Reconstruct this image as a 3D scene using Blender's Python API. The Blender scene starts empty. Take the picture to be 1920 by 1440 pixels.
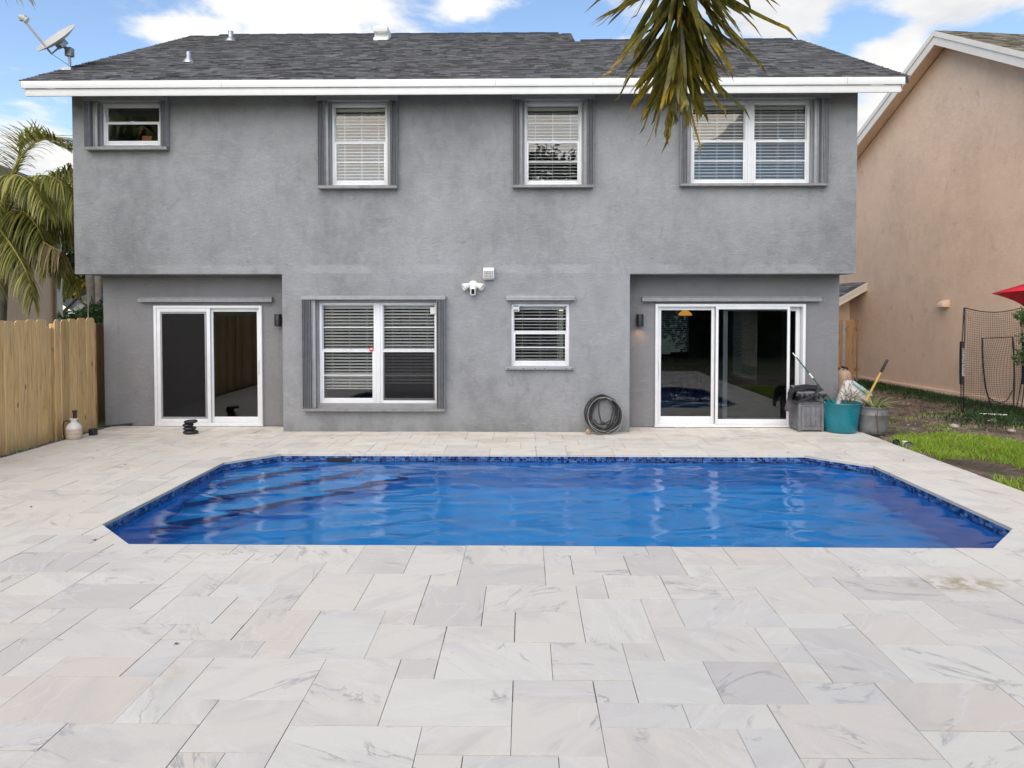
import bpy, bmesh, math, random
import numpy as np
from mathutils import Vector, Matrix, Euler

R = math.radians
rnd = random.Random(7)
sc = bpy.context.scene
col = sc.collection

# ------------------------------------------------------------------ camera
cam_d = bpy.data.cameras.new('camera'); cam = bpy.data.objects.new('camera', cam_d); col.objects.link(cam)
cam_d.sensor_width = 36.0; cam_d.lens = 1313 / 1920 * 36.0
cam_d.shift_x = -0.002875; cam_d.shift_y = -0.05486
cam_d.clip_start = 0.05; cam_d.clip_end = 2000
cam.location = (0, 0, 1.95)
cam.rotation_euler = (R(90 - 1.6), 0, R(0.85))
sc.camera = cam

# ------------------------------------------------------------------ colour management / sampling
sc.view_settings.view_transform = 'Standard'
sc.view_settings.look = 'None'
sc.view_settings.gamma = 1.0
sc.view_settings.use_curve_mapping = False
sc.view_settings.exposure = 0.82
sc.render.engine = 'CYCLES'
sc.cycles.use_denoising = True
sc.cycles.max_bounces = 12
sc.cycles.transparent_max_bounces = 24
sc.cycles.sample_clamp_indirect = 6.0
sc.cycles.blur_glossy = 0.3
sc.cycles.use_adaptive_sampling = True
sc.cycles.adaptive_threshold = 0.004

# ------------------------------------------------------------------ sun
SUN_EL, SUN_AZ = R(43), R(196)          # azimuth clockwise from +Y
sd = bpy.data.lights.new('sun', 'SUN'); sun = bpy.data.objects.new('sun', sd); col.objects.link(sun)
sd.energy = 2.1; sd.angle = R(80); sd.color = (1.0, 0.875, 0.725)
sdir = Vector((math.sin(SUN_AZ) * math.cos(SUN_EL), math.cos(SUN_AZ) * math.cos(SUN_EL), math.sin(SUN_EL)))
sun.rotation_euler = sdir.to_track_quat('Z', 'Y').to_euler()
sun.location = (-10, -20, 30)

# ------------------------------------------------------------------ node helpers
class NT:
    def __init__(s, nt): s.nt = nt; s.n = nt.nodes; s.l = nt.links
    def new(s, t, **kw):
        n = s.n.new(t)
        for k, v in kw.items(): setattr(n, k, v)
        return n
    def put(s, sock, v):
        if isinstance(v, bpy.types.NodeSocket): s.l.new(v, sock)
        elif v is not None:
            if hasattr(sock.default_value, '__len__') and not hasattr(v, '__len__'): v = (v,) * len(sock.default_value)
            if hasattr(sock.default_value, '__len__') and len(sock.default_value) == 4 and len(v) == 3: v = (*v, 1)
            sock.default_value = v
    def math(s, op, a, b=None, c=None, clamp=False):
        n = s.new('ShaderNodeMath', operation=op, use_clamp=clamp)
        s.put(n.inputs[0], a)
        if b is not None: s.put(n.inputs[1], b)
        if c is not None: s.put(n.inputs[2], c)
        return n.outputs[0]
    def vmath(s, op, a, b=None):
        n = s.new('ShaderNodeVectorMath', operation=op)
        s.put(n.inputs[0], a)
        if b is not None:
            if op == 'SCALE': s.put(n.inputs[3], b)
            else: s.put(n.inputs[1], b)
        return n.outputs['Value'] if op in ('LENGTH', 'DOT_PRODUCT') else n.outputs[0]
    def noise(s, vec, scale, detail=4, rough=.55, dist=0.0):
        n = s.new('ShaderNodeTexNoise')
        if vec is not None: s.put(n.inputs['Vector'], vec)
        n.inputs['Scale'].default_value = scale; n.inputs['Detail'].default_value = detail
        n.inputs['Roughness'].default_value = rough; n.inputs['Distortion'].default_value = dist
        return n.outputs['Fac']
    def ramp(s, fac, stops, interp='LINEAR'):
        n = s.new('ShaderNodeValToRGB'); n.color_ramp.interpolation = interp
        e = n.color_ramp.elements
        while len(e) < len(stops): e.new(.5)
        for i, (p, c) in enumerate(stops):
            e[i].position = p
            if not hasattr(c, '__len__'): c = (c, c, c)
            e[i].color = (*c, 1)
        s.put(n.inputs[0], fac)
        return n.outputs[0]
    def mix(s, fac, a, b, mode='MIX'):
        n = s.new('ShaderNodeMix', data_type='RGBA', blend_type=mode)
        s.put(n.inputs[0], fac); s.put(n.inputs[6], a); s.put(n.inputs[7], b)
        return n.outputs[2]
    def maprange(s, v, a, b, c=0., d=1., smooth=True):
        n = s.new('ShaderNodeMapRange', interpolation_type='SMOOTHSTEP' if smooth else 'LINEAR')
        s.put(n.inputs[0], v)
        for i, x in enumerate((a, b, c, d)): n.inputs[i + 1].default_value = x
        return n.outputs[0]
    def scaled(s, vec, k): return s.vmath('MULTIPLY', vec, k)
    def pos(s): return s.new('ShaderNodeNewGeometry').outputs['Position']
    def bump(s, h, strength, dist=.01):
        n = s.new('ShaderNodeBump'); n.inputs['Strength'].default_value = strength; n.inputs['Distance'].default_value = dist
        s.put(n.inputs['Height'], h); return n.outputs[0]
    def island(s): return s.new('ShaderNodeNewGeometry').outputs['Random Per Island']
    def orand(s): return s.new('ShaderNodeObjectInfo').outputs['Random']

def material(name, color=(.5, .5, .5), rough=.6, metal=0., spec=None, build=None):
    m = bpy.data.materials.new(name); m.use_nodes = True
    t = NT(m.node_tree); p = t.n['Principled BSDF']
    p.inputs['Base Color'].default_value = (*color, 1); p.inputs['Roughness'].default_value = rough; p.inputs['Metallic'].default_value = metal
    if spec is not None: p.inputs['Specular IOR Level'].default_value = spec
    if build: build(t, p)
    return m

def speck(amount=.12, scale=8., bump=.0, bscale=120.):
    """plain paint / plastic with a little uneven tone, grime and fine relief"""
    def b(t, p):
        c = tuple(p.inputs['Base Color'].default_value)[:3]
        pos = t.pos(); f = t.noise(pos, scale, 5, .6)
        lo = tuple(x * (1 - amount) for x in c); hi = tuple(min(1, x * (1 + amount)) for x in c)
        t.put(p.inputs['Base Color'], t.ramp(f, [(.3, lo), (.7, hi)]))
        r = p.inputs['Roughness'].default_value
        t.put(p.inputs['Roughness'], t.maprange(t.noise(pos, scale * 2.3, 3), .3, .7, max(0, r - .08), min(1, r + .1)))
        if bump: t.put(p.inputs['Normal'], t.bump(t.noise(pos, bscale, 3), bump, .004))
    return b

# ------------------------------------------------------------------ world: Nishita sky with broken cloud
w = bpy.data.worlds.new('World'); sc.world = w; w.use_nodes = True
t = NT(w.node_tree); bg = t.n['Background']
sky = t.new('ShaderNodeTexSky', sky_type='NISHITA', sun_disc=False)
sky.sun_elevation = SUN_EL; sky.sun_rotation = SUN_AZ; sky.air_density = 1.0; sky.dust_density = .4; sky.ozone_density = 1.6; sky.altitude = 0
d = t.new('ShaderNodeTexCoord').outputs['Generated']
sep = t.new('ShaderNodeSeparateXYZ'); t.put(sep.inputs[0], d)
dx, dy, dz = sep.outputs
az = t.math('ARCTAN2', dx, dy); el = t.math('ARCSINE', dz)
zc = t.math('ADD', t.math('MAXIMUM', dz, 0.0), .22)
cmb = t.new('ShaderNodeCombineXYZ')
t.put(cmb.inputs[0], t.math('DIVIDE', dx, zc)); t.put(cmb.inputs[1], t.math('DIVIDE', dy, zc)); cmb.inputs[2].default_value = 3.7
plane = cmb.outputs[0]
big = t.noise(plane, 1.15, 3, .5)
fine = t.noise(plane, 4.2, 9, .60, .3)
cover = t.math('ADD', t.math('MULTIPLY', big, .45), t.math('MULTIPLY', fine, 1.05))
# named cloud banks (azimuth, elevation, half-widths in degrees, weight): where they hang in this sky
ae = t.new('ShaderNodeCombineXYZ'); t.put(ae.inputs[0], az); t.put(ae.inputs[1], el)
blobs = [(-19.5, 22.0, 10.5, 3.6, .42), (-4.8, 23.3, 3.6, 1.8, .34), (20.5, 21.8, 4.0, 3.4, .44), (30.5, 21.0, 6.0, 2.4, .40),
         (28.0, 17.0, 2.6, 2.0, .36), (27.2, 12.5, 4.0, 3.4, .42), (-37, 9.5, 8.0, 4.0, .34), (163, 14.5, 7, 3.5, .34), (-165, 16, 6, 6, .2), (7.2, 19.6, 3.6, 1.3, .34), (-27, 19.0, 4.0, 1.2, .30), (-33, 23, 3, 2, -.25), (25, 19.5, 2.2, 1.6, -.22), (2.5, 22, 3.5, 2.0, -.3), (-27, 20.5, 4, 2.2, -.12), (-31.5, 17.5, 4.5, 2.2, -.12)]
warp = t.new('ShaderNodeTexNoise'); t.put(warp.inputs['Vector'], plane); warp.inputs['Scale'].default_value = 2.6; warp.inputs['Detail'].default_value = 6
aeo = t.vmath('ADD', ae.outputs[0], t.vmath('MULTIPLY', t.vmath('SUBTRACT', warp.outputs['Color'], (.5, .5, .5)), (.16, .10, 0)))
acc = None
for (a, e, wa, we, k) in blobs:
    v = t.vmath('MULTIPLY', t.vmath('SUBTRACT', aeo, (R(a), R(e), 0)), (1 / R(wa), 1 / R(we), 0))
    g = t.math('MULTIPLY', t.maprange(t.vmath('LENGTH', v), 1.25, .15, 0, 1), k)
    acc = g if acc is None else t.math('ADD', acc, g)
cover = t.math('ADD', cover, acc)
mask = t.maprange(cover, .775, 1.05, 0, 1)
ctone = t.noise(plane, 2.2, 6, .6)
cloud = t.ramp(ctone, [(.34, (3.5, 3.6, 3.75)), (.60, (5.0, 4.92, 4.8))])
hsv = t.mix(1.0, sky.outputs[0], (1.0, 1.0, 1.0), 'MULTIPLY')
t.put(bg.inputs['Color'], t.mix(mask, hsv, cloud))
bg.inputs['Strength'].default_value = 0.125

# ------------------------------------------------------------------ mesh helpers
class MB:
    """collects plain geometry in world metres; built as ONE mesh object"""
    def __init__(s): s.v = []; s.f = []
    def add(s, vs, fs, M=None):
        o = len(s.v)
        s.v += [tuple(M @ Vector(p)) for p in vs] if M is not None else [tuple(p) for p in vs]
        s.f += [tuple(i + o for i in f) for f in fs]
        return s
    def box(s, x0, x1, y0, y1, z0, z1, M=None):
        return s.add([(x0, y0, z0), (x1, y0, z0), (x1, y1, z0), (x0, y1, z0), (x0, y0, z1), (x1, y0, z1), (x1, y1, z1), (x0, y1, z1)],
                     [(0, 3, 2, 1), (4, 5, 6, 7), (0, 1, 5, 4), (1, 2, 6, 5), (2, 3, 7, 6), (3, 0, 4, 7)], M)
    def prism(s, poly, axis, a, b, M=None):
        """poly: 2D points in the other two axes, pushed from a to b along axis"""
        n = len(poly)
        def p3(q, k):
            return {'x': (k, q[0], q[1]), 'y': (q[0], k, q[1]), 'z': (q[0], q[1], k)}[axis]
        vs = [p3(q, a) for q in poly] + [p3(q, b) for q in poly]
        fs = [tuple(range(n))[::-1], tuple(range(n, 2 * n))] + [(i, (i + 1) % n, n + (i + 1) % n, n + i) for i in range(n)]
        return s.add(vs, fs, M)
    def tube(s, pts, r, n=8, caps=True, M=None):
        pts = [Vector(p) for p in pts]; k = len(pts)
        rr = r if hasattr(r, '__len__') else [r] * k
        vs, fs = [], []
        prev = None
        for i, p in enumerate(pts):
            d = (pts[min(i + 1, k - 1)] - pts[max(i - 1, 0)]).normalized()
            if prev is None:
                u = d.orthogonal().normalized()
            else:
                u = (prev - d * prev.dot(d))
                u = u.normalized() if u.length > 1e-6 else d.orthogonal().normalized()
            prev = u; v = d.cross(u)
            for j in range(n):
                a = 2 * math.pi * j / n
                vs.append(p + (u * math.cos(a) + v * math.sin(a)) * rr[i])
        for i in range(k - 1):
            for j in range(n):
                a, b = i * n + j, i * n + (j + 1) % n
                fs.append((a, b, b + n, a + n))
        if caps:
            fs.append(tuple(range(n))[::-1]); fs.append(tuple(range((k - 1) * n, k * n)))
        return s.add(vs, fs, M)
    def lathe(s, c, prof, n=24, M=None):
        """prof: (radius, z) from bottom to top round the axis at c"""
        vs, fs = [], []
        for (r, z) in prof:
            for j in range(n):
                a = 2 * math.pi * j / n
                vs.append((c[0] + r * math.cos(a), c[1] + r * math.sin(a), c[2] + z))
        k = len(prof)
        for i in range(k - 1):
            for j in range(n):
                a, b = i * n + j, i * n + (j + 1) % n
                fs.append((a, b, b + n, a + n))
        fs.append(tuple(range(n))[::-1]); fs.append(tuple(range((k - 1) * n, k * n)))
        return s.add(vs, fs, M)

WL = {}
def build(name, mb, mat, parent=None, bevel=0., smooth=None, seg=2, origin=None, label=None, cat=None, group=None, kind=None):
    if mb.__class__ is MB: V, F = mb.v, mb.f
    else: V, F = mb
    V = np.asarray(V, dtype=float).reshape(-1, 3)
    if origin is None:
        lo, hi = V.min(0), V.max(0); origin = ((lo[0] + hi[0]) / 2, (lo[1] + hi[1]) / 2, lo[2])
    me = bpy.data.meshes.new(name); me.from_pydata((V - np.asarray(origin)).tolist(), [], F); me.update()
    if bevel:
        bm = bmesh.new(); bm.from_mesh(me)
        bmesh.ops.remove_doubles(bm, verts=bm.verts, dist=1e-5)
        es = [e for e in bm.edges if len(e.link_faces) == 2 and e.calc_face_angle(0) > R(40)]
        bmesh.ops.bevel(bm, geom=es, offset=bevel, segments=seg, affect='EDGES', profile=.5, clamp_overlap=True)
        bm.to_mesh(me); bm.free()
    if smooth is not None or bevel:
        me.polygons.foreach_set('use_smooth', [True] * len(me.polygons))
        me.set_sharp_from_angle(angle=R(smooth if smooth is not None else 35))
    if mat: me.materials.append(mat)
    o = bpy.data.objects.new(name, me); col.objects.link(o)
    return place(o, origin, parent, label, cat, group, kind)
def place(o, origin, parent=None, label=None, cat=None, group=None, kind=None):
    origin = Vector(origin); WL[o] = origin
    if parent is not None: o.parent = parent; o.location = origin - WL[parent]
    else: o.location = origin
    if label: o['label'] = label
    if cat: o['category'] = cat
    if group: o['group'] = group
    if kind: o['kind'] = kind
    return o
def thing(name, loc, label, cat, group=None):
    return place(bpy.data.objects.new(name, None), loc, None, label, cat, group) if not col.objects.link(_e(name)) else None
def _e(name): ...
def thing(name, loc, label, cat, group=None, parent=None):
    o = bpy.data.objects.new(name, None); o.empty_display_size = .2; col.objects.link(o)
    return place(o, loc, parent, label, cat, group)
def reuse(name, src, origin, parent, rot=None, scale=None):
    """another object on the mesh of an alike piece"""
    o = bpy.data.objects.new(name, src.data); col.objects.link(o)
    place(o, origin, parent)
    if rot is not None: o.rotation_euler = rot
    if scale is not None: o.scale = scale
    return o

def wall_panel(us, vs, solid, d0, d1, axis='y'):
    """a wall of cells between the cut lines us (along) and vs (up); solid(u, v) says where there is wall; d0..d1 its thickness"""
    mb = MB(); us = sorted(set(us)); vs = sorted(set(vs))
    S = {(i, j): solid((us[i] + us[i + 1]) / 2, (vs[j] + vs[j + 1]) / 2) for i in range(len(us) - 1) for j in range(len(vs) - 1)}
    def P(u, d, v): return (u, d, v) if axis == 'y' else (d, u, v)
    fl = axis != 'y'
    def q(a, b, c, e):
        mb.add([a, b, c, e], [(0, 1, 2, 3)[::-1] if fl else (0, 1, 2, 3)])
    for (i, j), on in S.items():
        if not on: continue
        a, b, c, e = us[i], us[i + 1], vs[j], vs[j + 1]
        q(P(a, d0, c), P(b, d0, c), P(b, d0, e), P(a, d0, e)); q(P(b, d1, c), P(a, d1, c), P(a, d1, e), P(b, d1, e))
        if not S.get((i - 1, j)): q(P(a, d1, c), P(a, d0, c), P(a, d0, e), P(a, d1, e))
        if not S.get((i + 1, j)): q(P(b, d0, c), P(b, d1, c), P(b, d1, e), P(b, d0, e))
        if not S.get((i, j - 1)): q(P(a, d1, c), P(b, d1, c), P(b, d0, c), P(a, d0, c))
        if not S.get((i, j + 1)): q(P(a, d0, e), P(b, d0, e), P(b, d1, e), P(a, d1, e))
    return mb

# ------------------------------------------------------------------ materials
def stucco(c, lift=.12, grime=True, band=False):
    def b(t, p):
        pos = t.pos()
        big = t.noise(t.scaled(pos, (.7, .7, .55)), 1.1, 5, .6)
        med = t.noise(t.scaled(pos, (1, 1, .6)), 5, 6, .65, .5)
        c1 = tuple(x * (1 - lift * 1.3) for x in c); c2 = tuple(x * (1 + lift * .9) for x in c)
        cc = t.ramp(t.math('ADD', t.math('MULTIPLY', big, .6), t.math('MULTIPLY', med, .4)), [(.36, c1), (.5, c), (.66, c2)])
        if grime:  # mottled grime, plus trowel relief shade put into the colour as dark lines
            g = t.noise(t.scaled(pos, (1.2, 1.2, .9)), 2.6, 8, .72, 1.2)
            cc = t.mix(t.maprange(g, .56, .72, 0, .48), cc, tuple(x * .55 for x in c))
            relief_shade = t.maprange(t.math('ABSOLUTE', t.math('SUBTRACT', t.noise(t.scaled(pos, (1, 1, 1.9)), 6.0, 7, .66, 1.8), .5)), .0, .022, 1, 0)
            cc = t.mix(t.math('MULTIPLY', t.math('MULTIPLY', relief_shade, t.maprange(t.noise(pos, 1.9, 4), .45, .62)), .24), cc, tuple(x * .5 for x in c))
        if band:
            z = t.new('ShaderNodeSeparateXYZ'); t.put(z.inputs[0], pos)
            zz = t.math('ADD', z.outputs[2], t.math('MULTIPLY', t.noise(pos, 3, 4), .10))
            inb = t.math('MULTIPLY', t.maprange(zz, 2.54, 2.56), t.maprange(zz, 2.70, 2.66))
            patch = t.maprange(t.noise(pos, 1.6, 3), .42, .56)
            cc = t.mix(t.math('MULTIPLY', t.math('MULTIPLY', inb, patch), .55), cc, tuple(x * 1.28 for x in c))
            scar = t.maprange(t.noise(t.scaled(pos, (1, 1, 1.7)), 9, 8, .75, 1.5), .60, .67)
            zone = t.math('MULTIPLY', t.maprange(zz, 2.30, 2.6), t.maprange(zz, 2.9, 2.66))
            cc = t.mix(t.math('MULTIPLY', t.math('MULTIPLY', scar, zone), .8), cc, tuple(x * .42 for x in c))
            foot = t.math('MULTIPLY', t.maprange(z.outputs[2], .30, .02), t.maprange(t.noise(t.scaled(pos, (1, 1, .5)), 2.4, 6, .65), .42, .62))
            cc = t.mix(t.math('MULTIPLY', foot, .5), cc, tuple(x * .62 for x in c))
        t.put(p.inputs['Base Color'], cc)
        p.inputs['Roughness'].default_value = .88; p.inputs['Specular IOR Level'].default_value = .25
        tr = t.noise(t.scaled(pos, (1, 1, 2.1)), 7.5, 6, .62, 1.6)
        ridge = t.math('ABSOLUTE', t.math('SUBTRACT', tr, .5))
        ridge = t.maprange(ridge, 0, .09)
        fine = t.noise(pos, 60, 4, .6)
        h = t.math('ADD', t.math('MULTIPLY', ridge, .55), t.math('ADD', t.math('MULTIPLY', tr, .7), t.math('MULTIPLY', fine, .28)))
        t.put(p.inputs['Normal'], t.bump(h, .46, .020))
    return b
M = {}
M['stucco'] = material('grey_stucco', build=stucco((.300, .306, .313), lift=.17, band=True))
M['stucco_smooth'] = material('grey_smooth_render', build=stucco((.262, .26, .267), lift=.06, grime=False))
M['peach'] = material('peach_stucco', build=stucco((.86, .625, .455), lift=.08, grime=True))
M['peach_pale'] = material('pale_peach_stucco', build=stucco((.86, .62, .45), lift=.06, grime=False))
M['white_wall'] = material('white_wall', (.7, .71, .73), .85, build=speck(.05, 2))
M['white_trim'] = material('white_painted_trim', (.76, .76, .74), .5, build=speck(.05, 3, .12, 60))
M['warm_trim'] = material('warm_white_trim', (.80, .735, .65), .5, build=speck(.05, 3, .12, 60))
M['cream_trim'] = material('cream_painted_trim', (.70, .63, .53), .55, build=speck(.06, 3, .12, 60))
M['white_metal'] = material('white_window_metal', (.74, .75, .76), .38, build=speck(.05, 6))
M['grey_metal'] = material('grey_shutter_metal', (.235, .235, .235), .5, build=speck(.22, 14, .1, 50))
M['grey_metal_pale'] = material('pale_grey_shutter_metal', (.30, .305, .32), .45, build=speck(.14, 10))
M['slat'] = material('ivory_blind_slat', (.70, .695, .68), .5)
M['cord'] = material('blind_cord', (.72, .70, .66), .8)
M['black'] = material('black_plastic', (.015, .015, .017), .42, build=speck(.3, 20))
M['black_rubber'] = material('black_rubber', (.022, .022, .024), .5, build=speck(.35, 30, .15, 90))
M['white_plastic'] = material('white_plastic', (.78, .77, .73), .42, build=speck(.05, 9))
M['lens'] = material('dark_lens', (.006, .006, .007), .12)
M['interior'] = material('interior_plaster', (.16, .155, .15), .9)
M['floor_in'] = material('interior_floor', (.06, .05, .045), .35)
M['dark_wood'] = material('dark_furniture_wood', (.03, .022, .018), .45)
M['steel'] = material('galvanised_steel', (.42, .43, .44), .42, .75, build=speck(.15, 18))
M['dish'] = material('dish_grey_paint', (.47, .46, .43), .5, build=speck(.07, 8))

def glass_mat(name, ior=1.62, tint=(.93, .96, .96), wav=.0):
    m = bpy.data.materials.new(name); m.use_nodes = True; t = NT(m.node_tree)
    t.n.remove(t.n['Principled BSDF']); out = t.n['Material Output']
    tr = t.new('ShaderNodeBsdfTransparent'); tr.inputs[0].default_value = (*tint, 1)
    gl = t.new('ShaderNodeBsdfGlossy'); gl.inputs['Roughness'].default_value = 0.0; gl.inputs[0].default_value = (1, 1, 1, 1)
    fr = t.new('ShaderNodeFresnel'); fr.inputs[0].default_value = ior
    if wav:
        b = t.bump(t.noise(t.pos(), 1.6, 2, .4), wav, .02)
        t.put(gl.inputs['Normal'], b); t.put(fr.inputs['Normal'], b)
    mx = t.new('ShaderNodeMixShader'); t.put(mx.inputs[0], fr.outputs[0]); t.l.new(tr.outputs[0], mx.inputs[1]); t.l.new(gl.outputs[0], mx.inputs[2])
    t.l.new(mx.outputs[0], out.inputs[0]); return m
M['glass'] = glass_mat('window_glass', 1.55, (.97, .98, .98), .10)
M['door_glass'] = glass_mat('tinted_door_glass', 1.62, (.62, .65, .66), .03)
def screen_build(t, p):
    p.inputs['Base Color'].default_value = (.006, .006, .008, 1); p.inputs['Alpha'].default_value = .42; p.inputs['Roughness'].default_value = .7
M['screen'] = material('insect_screen', build=screen_build)

def shingle_build(lo, mid, hi):
    def b(t, p):
        r = t.island(); pos = t.pos()
        r = t.math('FRACT', t.math('ADD', r, t.orand()))
        c = t.ramp(r, [(0, lo), (.22, tuple(x * .8 for x in mid)), (.55, mid), (.8, tuple((a + b_) / 2 for a, b_ in zip(mid, hi))), (1, hi)])
        c = t.mix(t.maprange(t.noise(pos, .9, 4), .4, .65, 0, .35), c, tuple(x * .8 for x in (mid[0] * 1.12, mid[1], mid[2] * .9)))
        g = t.noise(pos, 150, 3, .7)
        c = t.mix(.35, c, t.ramp(g, [(.35, .02), (.65, .30)]), 'OVERLAY')
        t.put(p.inputs['Base Color'], c); p.inputs['Roughness'].default_value = .92
        p.inputs['Specular IOR Level'].default_value = .2
        t.put(p.inputs['Normal'], t.bump(g, .4, .003))
    return b
M['shingle'] = material('charcoal_asphalt_shingle', build=shingle_build((.065, .066, .072), (.170, .172, .182), (.30, .30, .31)))
M['shingle_tan'] = material('weathered_tan_shingle', build=shingle_build((.09, .075, .05), (.26, .23, .18), (.42, .38, .30)))
M['shingle_grey'] = material('blue_grey_shingle', build=shingle_build((.06, .065, .07), (.20, .20, .205), (.34, .33, .32)))

def marble_build(t, p):
    pos = t.pos()
    r = t.math('FRACT', t.math('ADD', t.orand(), t.island()))
    r2 = t.math('FRACT', t.math('MULTIPLY', r, 37.31)); r3 = t.math('FRACT', t.math('MULTIPLY', r, 91.7))
    off = t.new('ShaderNodeCombineXYZ')
    t.put(off.inputs[0], t.math('MULTIPLY', r, 61)); t.put(off.inputs[1], t.math('MULTIPLY', r2, 47)); t.put(off.inputs[2], t.math('MULTIPLY', r3, 33))
    rot = t.new('ShaderNodeVectorRotate', rotation_type='Z_AXIS'); t.put(rot.inputs['Vector'], pos); t.put(rot.inputs['Angle'], t.math('ADD', t.math('MULTIPLY', r2, 2.6), -.9))
    v = t.vmath('ADD', t.scaled(rot.outputs[0], (1.0, 2.6, 1)), off.outputs[0])
    cloudy = t.noise(v, 1.3, 6, .62, .8)
    veinn = t.noise(v, .95, 7, .60, 1.1)
    vein = t.maprange(t.math('ABSOLUTE', t.math('SUBTRACT', veinn, .5)), .0, .024, 1, 0)
    vmask = t.maprange(t.noise(v, 1.7, 3, .5), .50, .66)
    white = t.maprange(t.math('ABSOLUTE', t.math('SUBTRACT', t.noise(t.vmath('ADD', v, (9, 4, 2)), .8, 4, .55, .5), .5)), .0, .012, .30, 0)
    base = t.ramp(r3, [(0, (.67, .60, .51)), (.2, (.69, .645, .555)), (.45, (.71, .68, .59)), (.62, (.645, .615, .55)), (.8, (.70, .65, .555)), (1, (.585, .55, .495))])
    c = t.mix(t.maprange(cloudy, .44, .70, 0, .5), base, (.515, .485, .455))
    c = t.mix(t.math('MULTIPLY', t.math('MULTIPLY', vein, vmask), .62), c, (.30, .285, .29))
    smoke = t.math('MULTIPLY', t.maprange(t.noise(v, 2.4, 8, .7, 1.4), .60, .74), t.maprange(r2, .62, .9))
    c = t.mix(t.math('MULTIPLY', smoke, .65), c, (.31, .30, .305))
    c = t.mix(white, c, (.78, .74, .71))
    # rust-coloured and grey stains that run on over several stones
    st = t.maprange(t.noise(pos, .9, 6, .65, .5), .60, .76, 0, .36)
    c = t.mix(st, c, (.50, .42, .26))
    far = t.new('ShaderNodeSeparateXYZ'); t.put(far.inputs[0], pos)
    backs = t.math('MULTIPLY', t.maprange(far.outputs[1], 9.4, 10.6), t.maprange(t.noise(t.scaled(pos, (.8, 1.8, 1)), 1.7, 6, .65, .6), .45, .66))
    c = t.mix(t.math('MULTIPLY', backs, .42), c, (.36, .30, .23))
    spot = t.vmath('LENGTH', t.vmath('MULTIPLY', t.vmath('SUBTRACT', pos, (3.08, 4.95, 0)), (1.9, 4.4, 0)))
    sm = t.math('MULTIPLY', t.maprange(spot, 1.0, .1), t.maprange(t.noise(pos, 9, 5), .38, .62))
    c = t.mix(t.math('MULTIPLY', sm, .75), c, (.30, .21, .08))
    g = t.noise(pos, 240, 3, .7)
    c = t.mix(.16, c, t.ramp(g, [(.3, .1), (.7, .9)]), 'OVERLAY')
    t.put(p.inputs['Base Color'], c)
    t.put(p.inputs['Roughness'], t.maprange(cloudy, .3, .7, .55, .75)); p.inputs['Specular IOR Level'].default_value = .35
    t.put(p.inputs['Normal'], t.bump(t.math('ADD', t.noise(pos, 38, 5, .6), t.math('MULTIPLY', g, .4)), .16, .006))
M['marble'] = material('white_marble_paver', build=marble_build)
M['sand'] = material('joint_sand', (.16, .145, .13), .95, build=speck(.3, 40, .4, 90))

def wood_build(c1, c2, c3, grey=.3):
    def b(t, p):
        pos = t.pos(); r = t.math('FRACT', t.math('ADD', t.orand(), t.island()))
        off = t.new('ShaderNodeCombineXYZ'); t.put(off.inputs[0], t.math('MULTIPLY', r, 31)); t.put(off.inputs[1], t.math('MULTIPLY', r, 17))
        v = t.vmath('ADD', pos, off.outputs[0])
        grain = t.noise(t.scaled(v, (22, 22, 1.1)), 1.6, 6, .6, 1.2)
        c = t.ramp(grain, [(.28, c3), (.5, c1), (.72, c2)])
        c = t.mix(t.math('MULTIPLY', t.maprange(t.noise(t.scaled(v, (1, 1, .5)), 2.2, 5), .42, .66), grey), c, (.34, .29, .26))
        kn = t.new('ShaderNodeTexVoronoi'); t.put(kn.inputs['Vector'], t.scaled(v, (6, 6, 2.4))); kn.inputs['Scale'].default_value = 1.0
        c = t.mix(t.maprange(kn.outputs['Distance'], .13, .05, 0, .85), c, tuple(x * .35 for x in c3))
        c = t.mix(t.maprange(r, .55, 1, 0, .45), c, tuple(x * .62 for x in c3))
        z = t.new('ShaderNodeSeparateXYZ'); t.put(z.inputs[0], pos)
        damp = t.math('MULTIPLY', t.maprange(t.math('ADD', z.outputs[2], t.math('MULTIPLY', t.noise(v, 4, 4), .5)), .55, .1), .35)
        c = t.mix(damp, c, (.20, .16, .07))
        t.put(p.inputs['Base Color'], c); p.inputs['Roughness'].default_value = .8
        t.put(p.inputs['Normal'], t.bump(grain, .35, .006))
    return b
M['fence'] = material('cedar_fence_wood', build=wood_build((.69, .445, .19), (.78, .56, .28), (.37, .205, .07), .18))
M['gate'] = material('old_gate_wood', build=wood_build((.36, .20, .085), (.46, .28, .13), (.20, .105, .04), .15))
M['soil'] = material('bare_soil', build=None)
def soil_build(t, p):
    pos = t.pos(); a = t.noise(pos, 1.3, 6, .65, .4); b = t.noise(pos, 14, 6, .7)
    c = t.ramp(t.math('ADD', t.math('MULTIPLY', a, .55), t.math('MULTIPLY', b, .45)), [(.34, (.035, .024, .018)), (.46, (.10, .068, .048)), (.56, (.21, .155, .11)), (.68, (.42, .33, .24))])
    t.put(p.inputs['Base Color'], c); p.inputs['Roughness'].default_value = .95
    t.put(p.inputs['Normal'], t.bump(t.math('ADD', b, t.math('MULTIPLY', t.noise(pos, 55, 4), .5)), .8, .03))
M['soil'] = material('bare_soil', build=soil_build)
def lawn_build(t, p):
    pos = t.pos(); a = t.noise(pos, .35, 5, .6); b = t.noise(pos, 9, 6, .7)
    c = t.ramp(t.math('ADD', t.math('MULTIPLY', a, .5), t.math('MULTIPLY', b, .5)), [(.36, (.028, .045, .012)), (.5, (.055, .085, .02)), (.64, (.11, .12, .045))])
    t.put(p.inputs['Base Color'], c); p.inputs['Roughness'].default_value = .95
    t.put(p.inputs['Normal'], t.bump(b, .6, .04))
M['lawn'] = material('far_lawn', build=lawn_build)

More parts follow.
